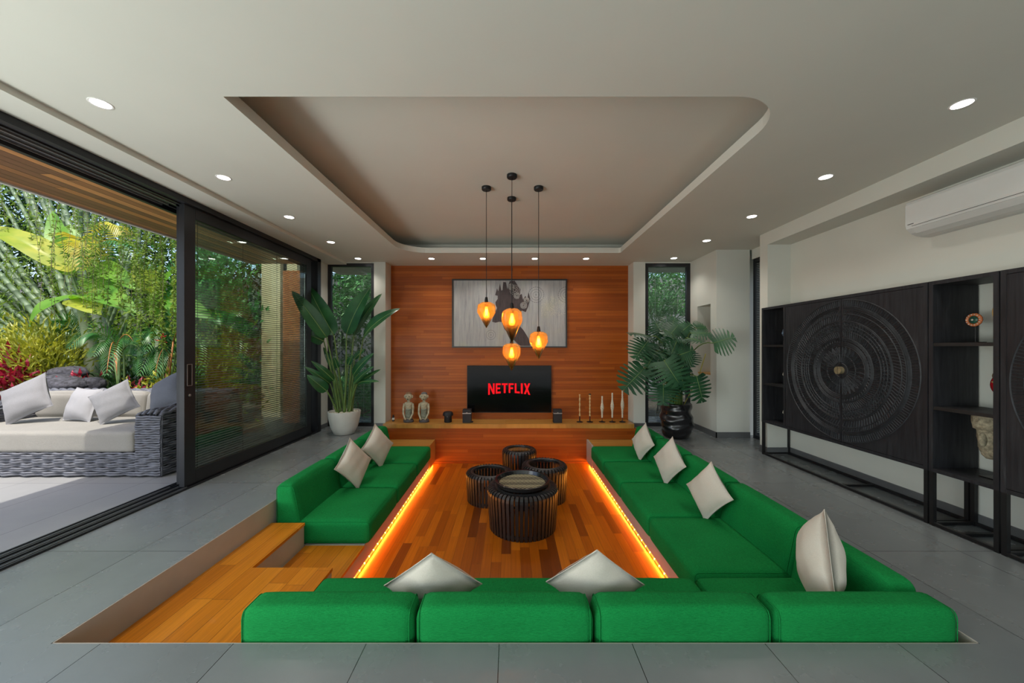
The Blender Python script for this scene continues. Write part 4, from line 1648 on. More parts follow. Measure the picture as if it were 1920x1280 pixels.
# red mask
t = thing('red_mask', 'glossy red mask with brown hair on the middle open shelf', 'mask', (3.34, 2.415, S1))
stand(t, .12)
MB().ball((0, 0, .185), (.05, .088, .092), 22, 14).build('face', M_redm, t, smooth=True)
b = MB()
b.ball((-.05, 0, .18), (.018, .014, .03), 10, 8)
b.ball((-.044, 0, .135), (.012, .035, .012), 10, 8)
b.build('nose_and_lips', M_redm, t, smooth=True)
for s in (-1, 1):
    MB().ball((-.042, s * .036, .205), (.012, .02, .009), 10, 6).build('eye', M_gold, t, smooth=True)
MB().ball((.006, 0, .245), (.052, .082, .05), 18, 10).build('hair', mat('brown_hair', (0.14, 0.10, 0.06), 0.8, var=0.4, scale=60), t, smooth=True)


def disc_ornament(name, label, x, y, z, h, r, cols, n_in):
    t = thing(name, label, 'ornament', (x, y, z))
    stand(t, h - r * .6, .035)
    M = Matrix.Translation((0, 0, h)) @ Matrix.Rotation(-PI / 2, 4, 'Y')
    MB().lathe([(r * .62, 0), (r * .95, .004), (r, .010), (r * .95, .016), (r * .62, .018), (r * .62, 0)], n=36, M=M, wob=lambda a, z_: 1 + (0.03 * math.sin(14 * a) if n_in else 0)).build('outer_ring', cols[0], t, smooth=True)
    MB().lathe([(0, .004), (r * .62, .004), (r * .62, .014), (r * .3, .02), (0, .022)], n=30, M=M).build('centre_disc', cols[1], t, smooth=True)
    if n_in:
        for q in range(n_in):
            a = 2 * PI * q / n_in
            MB().ball((-.018, r * .80 * math.cos(a), h + r * .80 * math.sin(a)), (.005, r * .09, r * .09), 8, 6).build('petal_dot', cols[2], t, smooth=True)
        MB().ball((-.024, 0, h), (.006, r * .15, r * .15), 10, 6).build('centre_boss', cols[2], t, smooth=True)
    return t


disc_ornament('flower_disc', 'small orange and teal flower disc on a stand, top open shelf', 3.345, 2.592, S2, .165, .048, (M_orangep, M_teal, M_whitep), 14)
disc_ornament('round_ornament', 'large cream ring with a dark centre on the top open shelf', 3.30, 2.375, S2, .205, .088, (M_gold, M_black, M_whitep), 0)


def small_head(name, label, z, cface, chair_, cneck, s):
    t = thing(name, label, 'figurine', (3.36, 4.40, z), 'little painted heads on the far open shelf')
    MB().lathe([(.028 * s, 0), (.026 * s, .05 * s), (.022 * s, .055 * s)], n=16).build('base', M_black if cneck is None else M_figbase, t, smooth=True)
    MB().lathe([(.020 * s, .055 * s), (.022 * s, .10 * s)], n=16).build('neck', cneck or M_black, t, smooth=True)
    MB().ball((0, 0, .145 * s), (.040 * s, .036 * s, .052 * s), 18, 12).build('head', cface, t, smooth=True)
    MB().ball((.006, 0, .178 * s), (.038 * s, .038 * s, .03 * s), 14, 8).build('hair', chair_, t, smooth=True)
    MB().ball((-.038 * s, 0, .14 * s), (.012 * s, .009 * s, .016 * s), 8, 6).build('nose', cface, t, smooth=True)
    return t


small_head('painted_head', 'blue grey painted head with an orange neck on the far top shelf', S2, M_bluep, M_bluep, M_orangep, 1.0)
small_head('painted_head', 'small chalk and orange painted head on the far middle shelf', S1, M_whitep, M_orangep, None, .8)
small_head('painted_head', 'small red and white painted head on the far lowest shelf', S0, M_whitep, M_redm, None, .8)

# ------------------------------------------------------------------ bird of paradise in a white pot
M_strel = leafmat('strelitzia_leaf', (0.010, 0.060, 0.022), (0.030, 0.130, 0.040), 0.12, 0.3, 4)
M_stem = mat('green_stalk', (0.10, 0.17, 0.04), 0.5, var=0.3, scale=9)
M_vein = mat('pale_midrib', (0.16, 0.27, 0.08), 0.5)
t = thing('bird_of_paradise_plant', 'tall broad leaved plant in a white pot by the sliding door', 'potted plant', (-2.60, 5.62, 0))
o = tuple(t.location)
M_pot = mat('white_glazed_pot', (0.56, 0.55, 0.52), 0.45, var=0.06, scale=5, bump=0.1, bscale=30)
MB().lathe([(.135, 0), (.15, .006), (.20, .12), (.228, .25), (.238, .34), (.236, .355), (.222, .355), (.215, .33), (0, .325)], c=(-2.60, 5.62, 0), n=48).build('pot', M_pot, t, o, smooth=True, auto=50)
b = MB()
rp = random.Random(3)
for i in range(120):
    a, q = rp.uniform(0, 6.28), .2 * rp.random() ** .5
    b.ball((-2.60 + q * math.cos(a), 5.62 + q * math.sin(a), .335), (rp.uniform(.012, .02), rp.uniform(.012, .02), .012), 7, 5)
o2 = b.build('white_pebbles', M_bone, t, o, smooth=True)
o2['kind'] = 'stuff'
# each leaf: stalk foot px, blade foot px, tip px, width, depth of foot and tip, sag, up hint
zs = 3.048


def c3(x, y, Y):
    return at(540 + x / zs, 460 + y / zs, Y)


lv = [((300, 950), (222, 528), (22, 258), .21, 5.55, 5.35, .06, (1, -.9, .5)),
      ((305, 950), (262, 512), (115, 232), .27, 5.62, 5.62, .05, (.2, -1, .2)),
      ((320, 950), (335, 505), (470, 240), .27, 5.60, 5.55, .06, (-.3, -1, .3)),
      ((325, 950), (375, 515), (538, 275), .20, 5.70, 5.75, .05, (-.8, -1, .5)),
      ((335, 950), (432, 522), (642, 360), .20, 5.60, 5.35, .08, (-.5, -.6, 1)),
      ((295, 950), (205, 548), (92, 500), .17, 5.75, 5.60, .10, (0, -1, .6)),
      ((290, 950), (262, 772), (132, 660), .10, 5.50, 5.30, .10, (.5, -.6, 1)),
      ((285, 950), (240, 790), (92, 692), .09, 5.60, 5.40, .08, (.3, -.3, 1)),
      ((290, 950), (222, 832), (108, 740), .15, 5.45, 5.30, .06, (.6, -1, .6)),
      ((330, 950), (372, 745), (492, 615), .13, 5.55, 5.45, .08, (-.6, -1, .4)),
      ((335, 950), (378, 790), (490, 692), .10, 5.50, 5.35, .05, (-.4, -.6, 1)),
      ((335, 950), (392, 800), (530, 708), .09, 5.65, 5.55, .05, (-.3, -.3, 1)),
      ((330, 950), (395, 788), (522, 778), .07, 5.50, 5.35, .10, (0, -.3, 1)),
      ((305, 950), (270, 720), (202, 580), .08, 5.75, 5.8, .05, (.5, -1, .3)),
      ((315, 950), (345, 680), (372, 625), .08, 5.5, 5.45, .05, (.3, -1, .4)),
      ((325, 950), (380, 650), (440, 590), .09, 5.8, 5.85, .05, (-.5, -1, .3)),
      ((310, 950), (285, 700), (262, 635), .07, 5.48, 5.4, .05, (.4, -1, .3)),
      ]
prof1 = lambda q: max(0.02, math.sin(PI * min(1, q ** .62)) ** .62) if q < 1 else 0.01
for i, (ft, bf, tp, w, Yf, Yt, sag, up) in enumerate(lv):
    foot = Vector((-2.60 + 0.10 * (ft[0] - 312) / 25, 5.62 + 0.05 * math.sin(i * 2.1), .31))
    B = c3(*bf, Yf)
    T = c3(*tp, Yt)
    b = MB()
    mid = foot.lerp(B, .5) + Vector((0.35 * (foot.x - B.x) * .25, 0, .04))
    pts = [foot * (1 - s_) ** 2 + mid * 2 * s_ * (1 - s_) + B * s_ * s_ for s_ in [q / 10 for q in range(11)]]
    b.tube(pts, [.017 - .008 * q / 10 for q in range(11)], 8)
    st = b.build('leaf_stalk', M_stem, t, o, smooth=True)
    b = MB()
    up = (up[0] * .6, -1.1, max(.1, up[2] * .7))
    b.add(*ribbon(B, T, w * 1.15, sag, .22, up, n=18, m=8, prof=prof1, wav=.05, seed=i))
    b.build('leaf', M_strel, st, o, smooth=True)
    b = MB()
    ax = (T - B)
    side = ax.normalized().cross(Vector(up).normalized()).normalized()
    nr = side.cross(ax.normalized()).normalized()
    b.tube([B + ax * q + nr * (sag * ax.length * 4 * q * (1 - q) + .001) for q in [u_ / 12 for u_ in range(13)]], [.006 * (1 - q / 13) + .001 for q in range(13)], 5)
    b.build('midrib', M_vein, st, o, smooth=True)

# ------------------------------------------------------------------ monstera in a black twisted pot
M_mon = leafmat('monstera_leaf', (0.008, 0.050, 0.024), (0.028, 0.115, 0.045), 0.1, 0.42, 5)
MX, MY = 2.49, 5.42
t = thing('monstera_plant', 'large split leaved plant in a black twisted pot beside the niche', 'potted plant', (MX, MY, 0))
o = tuple(t.location)


def potr(a, z):
    return 1 + 0.05 * math.sin(3 * a + z * 16) + 0.035 * math.sin(z * 48 + 1.4 * math.sin(a * 2))


M_bpot = mat('black_glazed_pot', (0.010, 0.010, 0.012), 0.25, var=0.2, coat=0.2)
prp = [(.165, 0)] + [(.175 + .055 * math.sin(min(1, q / 22) * PI * .75), .50 * q / 30) for q in range(1, 31)] + [(.20, .51), (.18, .49), (0, .47)]
MB().lathe(prp, c=(MX, MY, 0), n=56, wob=potr).build('pot', M_bpot, t, o, smooth=True)


def monstera(b, base, tip, nrm, w, seed, droop=.12, lobes=8):
    base, tip = Vector(base), Vector(tip)
    ax = tip - base
    L = ax.length
    ax.normalize()
    nrm = Vector(nrm)
    nrm = (nrm - ax * nrm.dot(ax)).normalized()
    sd_ = ax.cross(nrm).normalized()
    rn = random.Random(seed)

    def P(u, v):     # u across in -1..1 units of half width, v along 0..1
        z = -droop * L * (u * u * 0.9 + (v - .3) ** 2 * 1.2) 
        return tuple(base + ax * (v * L) + sd_ * (u * w / 2) + nrm * z)

    def outl(v):     # half outline of a broad heart leaf
        v = max(0.0, min(1.0, v))
        return (math.sin(PI * (v * .86 + .14) ** 1.0) ** .75) * (1.0 if v > 0 else 1)
    for s in (-1, 1):
        for i in range(lobes):
            v0, v1 = i / lobes, (i + 1) / lobes
            gap_ = 0.19 if i else 0.0
            # root of the lobe on the midrib and its outer end sweeping towards the tip
            ra, rb = v0 * .90, v1 * .90
            ta, tb = v0 + .10 - .22 * (1 - v0), v1 + .10 - .22 * (1 - v1) - gap_ / lobes * 2.2
            oa, ob = outl(max(0.02, (v0 + .02))), outl(min(.985, v1 - .01))
            if i == lobes - 1:
                tb = 1.02
                ob = 0.03
            rows = []
            inn = 0.38
            for q in range(7):
                f_ = q / 6
                ee = f_ ** 1.0
                # widths close in from the solid inner zone to the fingers
                va = ra + (ta - ra) * f_ ** 1.25
                vb = rb + (tb - rb) * f_ ** 1.25
                if f_ > inn:
                    g = (f_ - inn) / (1 - inn)
                    va += gap_ / lobes * .9 * min(1, g * 2.2)
                    vb -= gap_ / lobes * .9 * min(1, g * 2.2)
                if q == 6:
                    m_ = (va * .45 + vb * .55)
                    va, vb = m_ - (m_ - va) * .7, m_ + (vb - m_) * .7
                rows.append((P(s * oa * ee * (1 if q < 6 else 1.02), va), P(s * (oa + ob) / 2 * ee * (1 if q < 6 else 1.04), (va + vb) / 2), P(s * ob * ee * (1 if q < 6 else 1.02), vb)))
            vs = [p for r3 in rows for p in r3]
            fs = []
            for q in range(6):
                for j in range(2):
                    a = q * 3 + j
                    fs.append((a, a + 1, a + 4, a + 3))
            b.add(vs, fs)


z8 = 3.2
def c8(x, y, Y):
    return at(1150 + x / z8, 440 + y / z8, Y)


ml = [((185, 800), (60, 930), .40, 5.05, 4.95, (-.3, -1, .5)),
      ((205, 640), (130, 740), .36, 5.15, 5.05, (-.4, -1, .6)),
      ((225, 610), (95, 585), .30, 5.3, 5.2, (-.3, -.5, 1)),
      ((300, 610), (250, 520), .34, 5.5, 5.6, (-.2, -1, .5)),
      ((360, 600), (290, 560), .36, 5.2, 5.0, (0, -.8, 1)),
      ((350, 560), (370, 488), .30, 5.6, 5.75, (0, -1, .3)),
      ((400, 590), (470, 530), .34, 5.4, 5.5, (.2, -1, .8)),
      ((450, 620), (540, 640), .38, 5.05, 4.9, (.3, -.6, 1)),
      ((470, 590), (590, 590), .34, 5.2, 5.1, (.2, -.6, 1)),
      ((600, 650), (728, 610), .34, 4.95, 4.85, (.2, -1, .7)),
      ((305, 755), (400, 900), .50, 4.85, 4.7, (.1, -1, .45)),
      ((400, 720), (480, 690), .34, 5.0, 4.9, (.2, -1, .6)),
      ((300, 700), (235, 720), .34, 5.15, 5.0, (-.2, -1, .5)),
      ((300, 900), (300, 1020), .36, 4.95, 4.85, (-.1, -1, .4)),
      ((500, 850), (540, 1005), .40, 4.9, 4.85, (.35, -1, .3)),
      ((390, 860), (350, 960), .30, 5.1, 5.05, (0, -1, .4)),
      ((430, 780), (380, 830), .30, 5.2, 5.1, (0, -1, .5)),
      ((260, 800), (215, 860), .30, 5.3, 5.2, (-.3, -1, .3)),
      ((420, 560), (300, 590), .32, 5.5, 5.35, (0, -.8, 1)),
      ((500, 560), (560, 555), .28, 5.5, 5.5, (.2, -.8, .8)),
      ((350, 660), (420, 640), .30, 5.3, 5.2, (0, -.9, .8)),
      ((270, 650), (330, 640), .28, 5.4, 5.3, (0, -.9, .8)),
      ((230, 740), (190, 700), .24, 5.35, 5.4, (-.2, -1, .3)),
      ((330, 700), (300, 780), .32, 5.15, 5.05, (-.1, -1, .5)),
      ((380, 640), (345, 720), .34, 5.1, 5.0, (.1, -1, .6)),
      ((440, 700), (470, 790), .34, 5.05, 4.95, (.2, -1, .5)),
      ((260, 700), (200, 790), .32, 5.1, 5.0, (-.3, -1, .5)),
      ((340, 600), (390, 540), .30, 5.35, 5.4, (.1, -1, .6)),
      ((400, 820), (430, 930), .32, 5.0, 4.95, (.1, -1, .4)),
      ((450, 900), (410, 870), .24, 5.3, 5.25, (0, -1, .2))]
for i, (bs, tp, w, Yb, Yt, nr) in enumerate(ml):
    B, T = c8(*bs, Yb), c8(*tp, Yt)
    c_ = (B + T) / 2
    T = c_ + (T - c_) * 1.05
    foot = Vector((MX + .08 * math.cos(i * 2.4), MY + .08 * math.sin(i * 2.4), .46))
    mid = Vector(((foot.x * .55 + B.x * .45), (foot.y * .6 + B.y * .4), max(foot.z, B.z) + .10))
    pts = [foot * (1 - s_) ** 2 + mid * 2 * s_ * (1 - s_) + B * s_ * s_ for s_ in [q / 10 for q in range(11)]]
    st = MB().tube(pts, [.011 - .004 * q / 10 for q in range(11)], 7).build('leaf_stalk', M_stem, t, o, smooth=True)
    b = MB()
    monstera(b, B, T, nr, w * 1.32, i)
    b.build('split_leaf', M_mon, st, o, smooth=True)
    d = (T - B)
    b = MB().tube([B, B + d * .3, B + d * .6, B + d * .9], [.004, .0035, .003, .001], 5)
    b.build('midrib', M_vein, st, o, smooth=True)
MB().tube([Vector((MX + .1, MY, .45)), Vector((MX + .28, MY - .1, .9)), Vector((MX + .36, MY - .15, 1.25))], .007, 6).build('support_cane', mat('yellow_cane', (0.45, 0.40, 0.08), 0.5), t, o, smooth=True)


# ------------------------------------------------------------------ woven daybed on the patio
M_wick = mat('grey_wicker', (0.12, 0.125, 0.145), 0.55, var=0.3, scale=14, bump=0.2, bscale=120)


def weave(b, fn, W, H, rows, ribs, r, depth, flip=0):
    """rows of strands weaving over upright ribs; fn(u, v, w) places (along, up, out)"""
    for j in range(rows):
        v = (j + .5) / rows * H
        sgn = 1 if (j // 2 + flip) % 2 else -1
        pts = []
        n = ribs * 5
        for i in range(n + 1):
            u = W * i / n
            pts.append(fn(u, v + 0.002 * math.sin(i * 1.3 + j), sgn * depth * math.sin(PI * ribs * u / W) + depth))
        b.tube(pts, r, 5, caps=False)
    for i in range(ribs + 1):
        u = W * i / ribs
        b.tube([fn(u, 0, 0.0), fn(u, H * .5, 0.0), fn(u, H, 0.0)], r * .8, 4, caps=False)


DX0, DX1, DY0, DY1 = -6.30, -3.60, 3.70, 4.86
t = thing('woven_daybed', 'wide grey woven daybed on the patio outside the sliding door', 'outdoor sofa', ((DX0 + DX1) / 2, (DY0 + DY1) / 2, 0))
o = tuple(t.location)
b = MB()
b.box(DX0 + .05, DX1 - .05, DY0 + .05, DY1 - .05, .015, .245)
b.build('base_core', M_black, t, o)
b = MB()
weave(b, lambda u, v, w: (DX0 + .02 + u, DY0 + .04 - w, .012 + v), DX1 - DX0 - .04, .24, 11, 24, .0125, .012)
b.build('front_weave', M_wick, t, o, smooth=True)
AW = .30
for nm, xa, xb in (('near', DX1 - AW, DX1), ('far', DX0, DX0 + AW)):
    b = MB()
    b.box(xa + .05, xb - .05, DY0 + .06, DY1 - .05, .02, .62)
    core = b.build('armrest', M_black, t, o)
    b = MB()
    xo, xi = (xb, xa) if nm == 'near' else (xa, xb)
    s = 1 if nm == 'near' else -1
    # outer side
    weave(b, lambda u, v, w: (xo - s * (.02 + .05 * max(0, v / .64 - .8) ** 2 * 8) + s * w * .8, DY0 + .03 + u, .012 + v), DY1 - DY0 - .06, .62, 26, 12, .0125, .011)
    # front of the arm
    weave(b, lambda u, v, w: (xa + .02 + u, DY0 + .03 + .05 * max(0, v / .64 - .8) ** 2 * 8 - w * .8, .012 + v), AW - .04, .62, 26, 3, .0125, .011, 1)
    # inner side above the seat
    weave(b, lambda u, v, w: (xi + s * .02 - s * w * .8, DY0 + .05 + u, .26 + v), DY1 - DY0 - .1, .37, 15, 10, .0125, .011)
    # rounded top
    for q in range(9):
        xx = xa + .03 + (AW - .06) * q / 8
        zt = .655 + .018 * math.sin(PI * q / 8)
        n = 50
        b.tube([(xx, DY0 + .03 + (DY1 - DY0 - .08) * i / n, zt - (.03 * (1 - min(1, i / 3))) + .010 * math.sin(i * PI / 2.5 + (q % 2) * PI)) for i in range(n + 1)], .019, 5, caps=False)
    b.build('arm_weave', M_wick, core, o, smooth=True)
b = MB().box(DX0 + .1, DX1 - .1, DY1 - .16, DY1 - .04, .24, .74)
core = b.build('backrest', M_black, t, o)
b = MB()
weave(b, lambda u, v, w: (DX0 + .05 + u, DY1 - .17 - w, .26 + v), DX1 - DX0 - .1, .48, 20, 24, .0125, .010)
weave(b, lambda u, v, w: (DX0 + .05 + u, DY1 - .03 + w, .02 + v), DX1 - DX0 - .1, .74, 28, 24, .0125, .010)
for q in range(6):
    yy = DY1 - .18 + .17 * q / 5
    zt = .755 + .022 * math.sin(PI * q / 5)
    n = 120
    b.tube([(DX0 + .05 + (DX1 - DX0 - .1) * i / n, yy, zt + .010 * math.sin(i * PI / 2.5 + (q % 2) * PI)) for i in range(n + 1)], .021, 5, caps=False)
b.build('back_weave', M_wick, core, o, smooth=True)
b = MB()
b.add(*cushion(DX1 - DX0 - 2 * AW - .01, DY1 - DY0 - .22, .215, .035, 18, .010), M=Matrix.Translation(((DX0 + DX1) / 2, DY0 + .015, .252)))
b.build('seat_cushion', M_beigefab, t, o, smooth=True)
zsc = .472
# back cushions along the rear
for i, (x0, x1) in enumerate(((-5.97, -5.28), (-5.27, -4.60), (-4.59, -3.93))):
    def lean(p):
        return Vector((p.x, p.y + p.z * .12, p.z))
    b = MB().add(*cushion(x1 - x0 - .01, .13, .30, .05, 12, .02, lean))
    q = b.build('back_cushion', M_beigefab, smooth=True)
    q.location = ((x0 + x1) / 2, DY1 - .375, zsc)
    tag(q, 'pale stone back cushion along the woven daybed, ' + ('at its far left end', 'in the middle', 'at the end by the door')[i], 'cushion', 'pale back cushions of the daybed')
pillow('cushion', 'mid grey cushion balanced on its corner at the left end of the daybed', M_greyfab, .47, .18, (-5.60, 4.16, zsc + .275), rad(4), rad(-20), R45 + .25, 21)
pillow('cushion', 'light grey square cushion lying flat against the daybed back', mat('silver_cotton', (0.30, 0.30, 0.31), 0.9, var=0.06, scale=8, bump=0.2, bscale=40), .40, .16, (-5.06, 4.26, zsc + .195), rad(-8), rad(-18), .03, 22)
pillow('cushion', 'light grey cushion on its corner overlapping the square one', M_greyfab, .40, .16, (-4.55, 4.13, zsc + .245), rad(10), rad(-20), R45 + .22, 23)
pillow('cushion', 'slate grey cushion resting high at the arm of the daybed by the door', M_dgreyfab, .46, .19, (-4.02, 4.22, zsc + .34), rad(-18), rad(-24), R45 + .28, 24)

# ------------------------------------------------------------------ garden
rng = np.random.default_rng(5)
L_hedge = leafmat('hedge_leaves', (0.008, 0.03, 0.006), (0.05, 0.14, 0.018), 0.35, 0.45, 1.2)
L_vine = leafmat('vine_leaves', (0.09, 0.20, 0.02), (0.30, 0.42, 0.07), 0.45, 0.5, 3)
L_banana = leafmat('banana_leaf', (0.08, 0.27, 0.02), (0.24, 0.48, 0.05), 0.5, 0.4, 2, (1, 1, .35))
L_bananay = leafmat('yellowing_banana_leaf', (0.30, 0.42, 0.03), (0.60, 0.58, 0.08), 0.5, 0.4, 3, (1, 1, .3))
L_palm = leafmat('palm_frond', (0.02, 0.12, 0.03), (0.08, 0.25, 0.05), 0.35, 0.35, 3)
L_palmy = leafmat('golden_palm_frond', (0.45, 0.36, 0.03), (0.60, 0.62, 0.16), 0.45, 0.4, 5)
L_croton = leafmat('croton_leaves', (0.14, 0.20, 0.02), (0.50, 0.48, 0.05), 0.35, 0.4, 4)
L_cord = leafmat('cordyline_leaves', (0.16, 0.008, 0.02), (0.48, 0.02, 0.06), 0.3, 0.35, 6)
L_fern = leafmat('fern_leaves', (0.03, 0.16, 0.04), (0.12, 0.36, 0.10), 0.35, 0.45, 3)
L_dark = leafmat('dark_leaves', (0.008, 0.035, 0.008), (0.04, 0.12, 0.02), 0.3, 0.45, 1.5)  # darker green leaf tones
M_culm = mat('bamboo_culm', (0.16, 0.23, 0.12), 0.45, var=0.35, scale=2.5, stretch=(1, 1, 1))
M_culm2 = mat('grey_green_stalk', (0.15, 0.22, 0.12), 0.5, var=0.25, scale=3)
M_trunk = mat('palm_trunk', (0.30, 0.33, 0.22), 0.8, var=0.3, scale=5, bump=0.3, bscale=20)
M_vinestem = mat('vine_stem', (0.14, 0.12, 0.06), 0.8)
M_rock = mat('dark_lava_rock', (0.045, 0.045, 0.055), 0.85, var=0.8, scale=22, bump=1.0, bscale=40)


def cloud(mb, boxes, n, L, W, down=0.5):
    """n leaves scattered in boxes (x0, x1, y0, y1, z0, z1)"""
    vol = np.array([(q[1] - q[0]) * (q[3] - q[2]) * (q[5] - q[4]) for q in boxes])
    pick = rng.choice(len(boxes), n, p=vol / vol.sum())
    bx = np.array(boxes)[pick]
    r = rng.random((n, 3))
    C = np.stack([bx[:, 0] + (bx[:, 1] - bx[:, 0]) * r[:, 0], bx[:, 2] + (bx[:, 3] - bx[:, 2]) * r[:, 1], bx[:, 4] + (bx[:, 5] - bx[:, 4]) * r[:, 2]], 1)
    D = unit(rng.normal(size=(n, 3)) + np.array([0, -0.2, -down]))
    S = unit(np.cross(D, rng.normal(size=(n, 3))))
    quads_np(mb, C, D, S, L * (0.6 + 0.8 * rng.random(n)), W * (0.6 + 0.8 * rng.random(n)))


# dense backs of the garden: tall hedge behind the daybed and along the far wall
b = MB()
cloud(b, [(-13, -3.6, 8.6, 9.6, 0, 6.0)], 20000, .17, .065)
tag(b.build('hedge', L_hedge), 'tall dense green hedge at the back of the garden beyond the daybed', 'hedge')
b = MB()
cloud(b, [(-13.0, -11.6, 2.5, 8.8, 0, 6.0), ], 8000, .20, .08)
tag(b.build('hedge', L_dark), 'dark green hedge on the far left side of the garden', 'hedge')
b = MB()
cloud(b, [(-3.9, -2.2, 7.7, 8.3, 2.0, 3.6), (-3.9, -2.4, 7.7, 8.3, 0, 0.7)], 5200, .12, .05)
tag(b.build('shrub', L_fern), 'leafy shrub seen through the narrow window left of the orange wall', 'shrub')
b = MB()
cloud(b, [(2.4, 4.8, 8.4, 9.2, 2.2, 3.9)], 5200, .11, .045)
tag(b.build('creeper', L_fern), 'creeper hanging over the garden wall outside the right hand window', 'creeper')
b = MB()
cloud(b, [(4.8, 6.2, 3.5, 6.2, 0, 3.0)], 3000, .14, .06)
tag(b.build('shrub', L_dark), 'dark shrub outside the window past the niche', 'shrub')


def arc(p0, p1, sag, n=14):
    p0, p1 = Vector(p0), Vector(p1)
    return [p0.lerp(p1, i / n) + Vector((0, 0, sag * 4 * (i / n) * (1 - i / n))) for i in range(n + 1)]


def frond(b, bs, p0, p1, sag, ll, n=26, w=.03, droop=.5, mir=0, spread=.75, plane=None):
    """pinnate palm frond: rachis with paired leaflets"""
    pts = arc(p0, p1, sag, n)
    bs.tube(pts, [.012 * (1 - i / (n + 4)) for i in range(n + 1)], 5)
    for i in range(2, n + 1):
        t_ = i / n
        ax = (pts[i] - pts[i - 1]).normalized()
        pl = Vector(plane) if plane else Vector((0, 0, 1))
        sd = ax.cross(pl)
        sd = sd.normalized() if sd.length > 1e-3 else Vector((1, 0, 0))
        l = ll * math.sin(PI * min(1, .12 + t_ * .86)) ** .6
        for s in (-1, 1):
            d = (sd * s * spread + ax * .75 + Vector((0, 0, -droop * .5))).normalized()
            e = pts[i] + d * l
            e2 = pts[i] + d * l * .5 + Vector((0, 0, .05 * l))
            e.z -= droop * l * .35
            wv = ax.cross(d).cross(d).normalized() * w / 2
            b.add([pts[i] - wv * .4, pts[i] + wv * .4, e2 + wv, e, e2 - wv], [(0, 1, 2, 4), (4, 2, 3)])


def banana_leaf(p0, p1, w, sag, up, m, parent, o, seed, name='leaf'):
    b = MB()
    b.add(*ribbon(p0, p1, w, sag, .22, up, n=22, m=8, prof=lambda q: max(.03, math.sin(PI * min(1, q ** .8 + .03)) ** .5) if q < 1 else .02, wav=.10, seed=seed))
    return b.build(name, m, parent, o, smooth=True)


# bamboo: the leaning clump on the left and the upright canes behind
def bamboo(label, base, tips, r, leaves=True, m=None, seed=1):
    t = thing('bamboo_clump', label, 'bamboo', base)
    o = tuple(t.location)
    rn = random.Random(seed)
    for i, tp in enumerate(tips):
        foot = Vector(base) + Vector((rn.uniform(-.22, .22), rn.uniform(-.2, .2), 0))
        rr = r * rn.uniform(.75, 1.2)
        n = 22
        pts, rs = [], []
        for q in range(n + 1):
            f_ = q / n
            p = foot.lerp(Vector(tp), f_) + Vector((0, 0, .12 * 4 * f_ * (1 - f_)))
            for e, k_ in ((-.012, 1), (0, 1.14), (.012, 1)):
                pts.append(p + (Vector(tp) - foot).normalized() * e)
                rs.append(rr * k_ * (1 - .45 * f_))
        MB().tube(pts, rs, 8).build('culm', m or M_culm, t, o, smooth=True)
    if leaves:
        b = MB()
        for tp in tips:
            tp = Vector(tp)
            for q in range(3):
                c = Vector(base).lerp(tp, rn.uniform(.55, 1.05))
                cloud(b, [(c.x - .35, c.x + .35, c.y - .3, c.y + .3, c.z - .3, c.z + .3)], 45, .13, .022, .6)
        b.build('foliage', L_vine, t, o)
    return t


G = 7.0
tips = [at(x, y, Y) for x, y, Y in ((-60, 490, 6.5), (-60, 540, 6.3), (45, 335, 7.1), (5, 380, 7.0), (-60, 580, 6.2), (-50, 450, 6.7), (-40, 420, 6.9), (-60, 470, 6.6), (-60, 520, 6.4), (-60, 560, 6.3), (-50, 600, 6.2), (20, 350, 7.0), (60, 330, 7.2), (100, 320, 7.3), (-60, 380, 6.9), (130, 300, 7.4), (-70, 440, 6.3), (-40, 500, 7.2), (30, 320, 7.3), (80, 340, 6.9))]
bamboo('leaning clump of thick grey green canes fanning up to the left of the garden', at(185, 700, 6.9) * 1.0 + Vector((0, 0, -.45)), tips, .062, True, M_culm2, 2)
tips = [at(x, 300, Y) for x, Y in ((150, 7.6), (163, 7.9), (178, 7.5), (228, 8.0), (240, 7.7), (258, 8.1), (122, 8.1), (205, 8.2))]
bx = at(190, 700, 7.8)
t2 = thing('bamboo_clump', 'upright dark green canes standing in the middle of the garden', 'bamboo', (bx.x, 7.8, 0))
for i, tp in enumerate(tips):
    foot = Vector((tp.x + .1 * math.sin(i * 3), tp.y, 0))
    pts, rs = [], []
    for q in range(25):
        p = foot.lerp(tp, q / 24)
        for e, k_ in ((-.012, 1), (0, 1.14), (.012, 1)):
            pts.append(p + Vector((0, 0, e)))
            rs.append(.045 * k_)
    MB().tube(pts, rs, 8).build('culm', M_culm, t2, tuple(t2.location), smooth=True)
tips = [at(x, y, 7.2) for x, y in ((262, 400), (285, 430), (310, 480), (330, 420))]
bamboo('thin leaning canes behind the hanging vines near the door', at(205, 640, 7.2) + Vector((0, 0, -.6)), tips, .035, False, M_culm, 4)

# banana plants
t = thing('banana_plant', 'banana plant with a long yellow green leaf reaching left', 'banana plant', tuple(at(175, 735, 6.2)))
t.location.z = -.03
o = tuple(t.location)
MB().tube([Vector(o), at(172, 660, 6.2), at(150, 560, 6.2)], [.11, .09, .06], 12).build('trunk', M_trunk, t, o, smooth=True)
banana_leaf(at(135, 508, 6.1), at(-25, 425, 5.9), .40, .10, (.2, -.9, 1), L_bananay, t, o, 1)
banana_leaf(at(128, 512, 6.2), at(132, 420, 6.5), .36, .03, (1, -1, .1), L_banana, t, o, 2)
banana_leaf(at(128, 515, 6.2), at(98, 395, 6.6), .30, .03, (.6, -1, .1), L_banana, t, o, 3)
banana_leaf(at(150, 560, 6.1), at(262, 590, 5.7), .42, .14, (0, -.7, 1), L_banana, t, o, 4)
banana_leaf(at(150, 560, 6.1), at(190, 590, 5.6), .45, .10, (0, -.9, 1), L_bananay, t, o, 5)
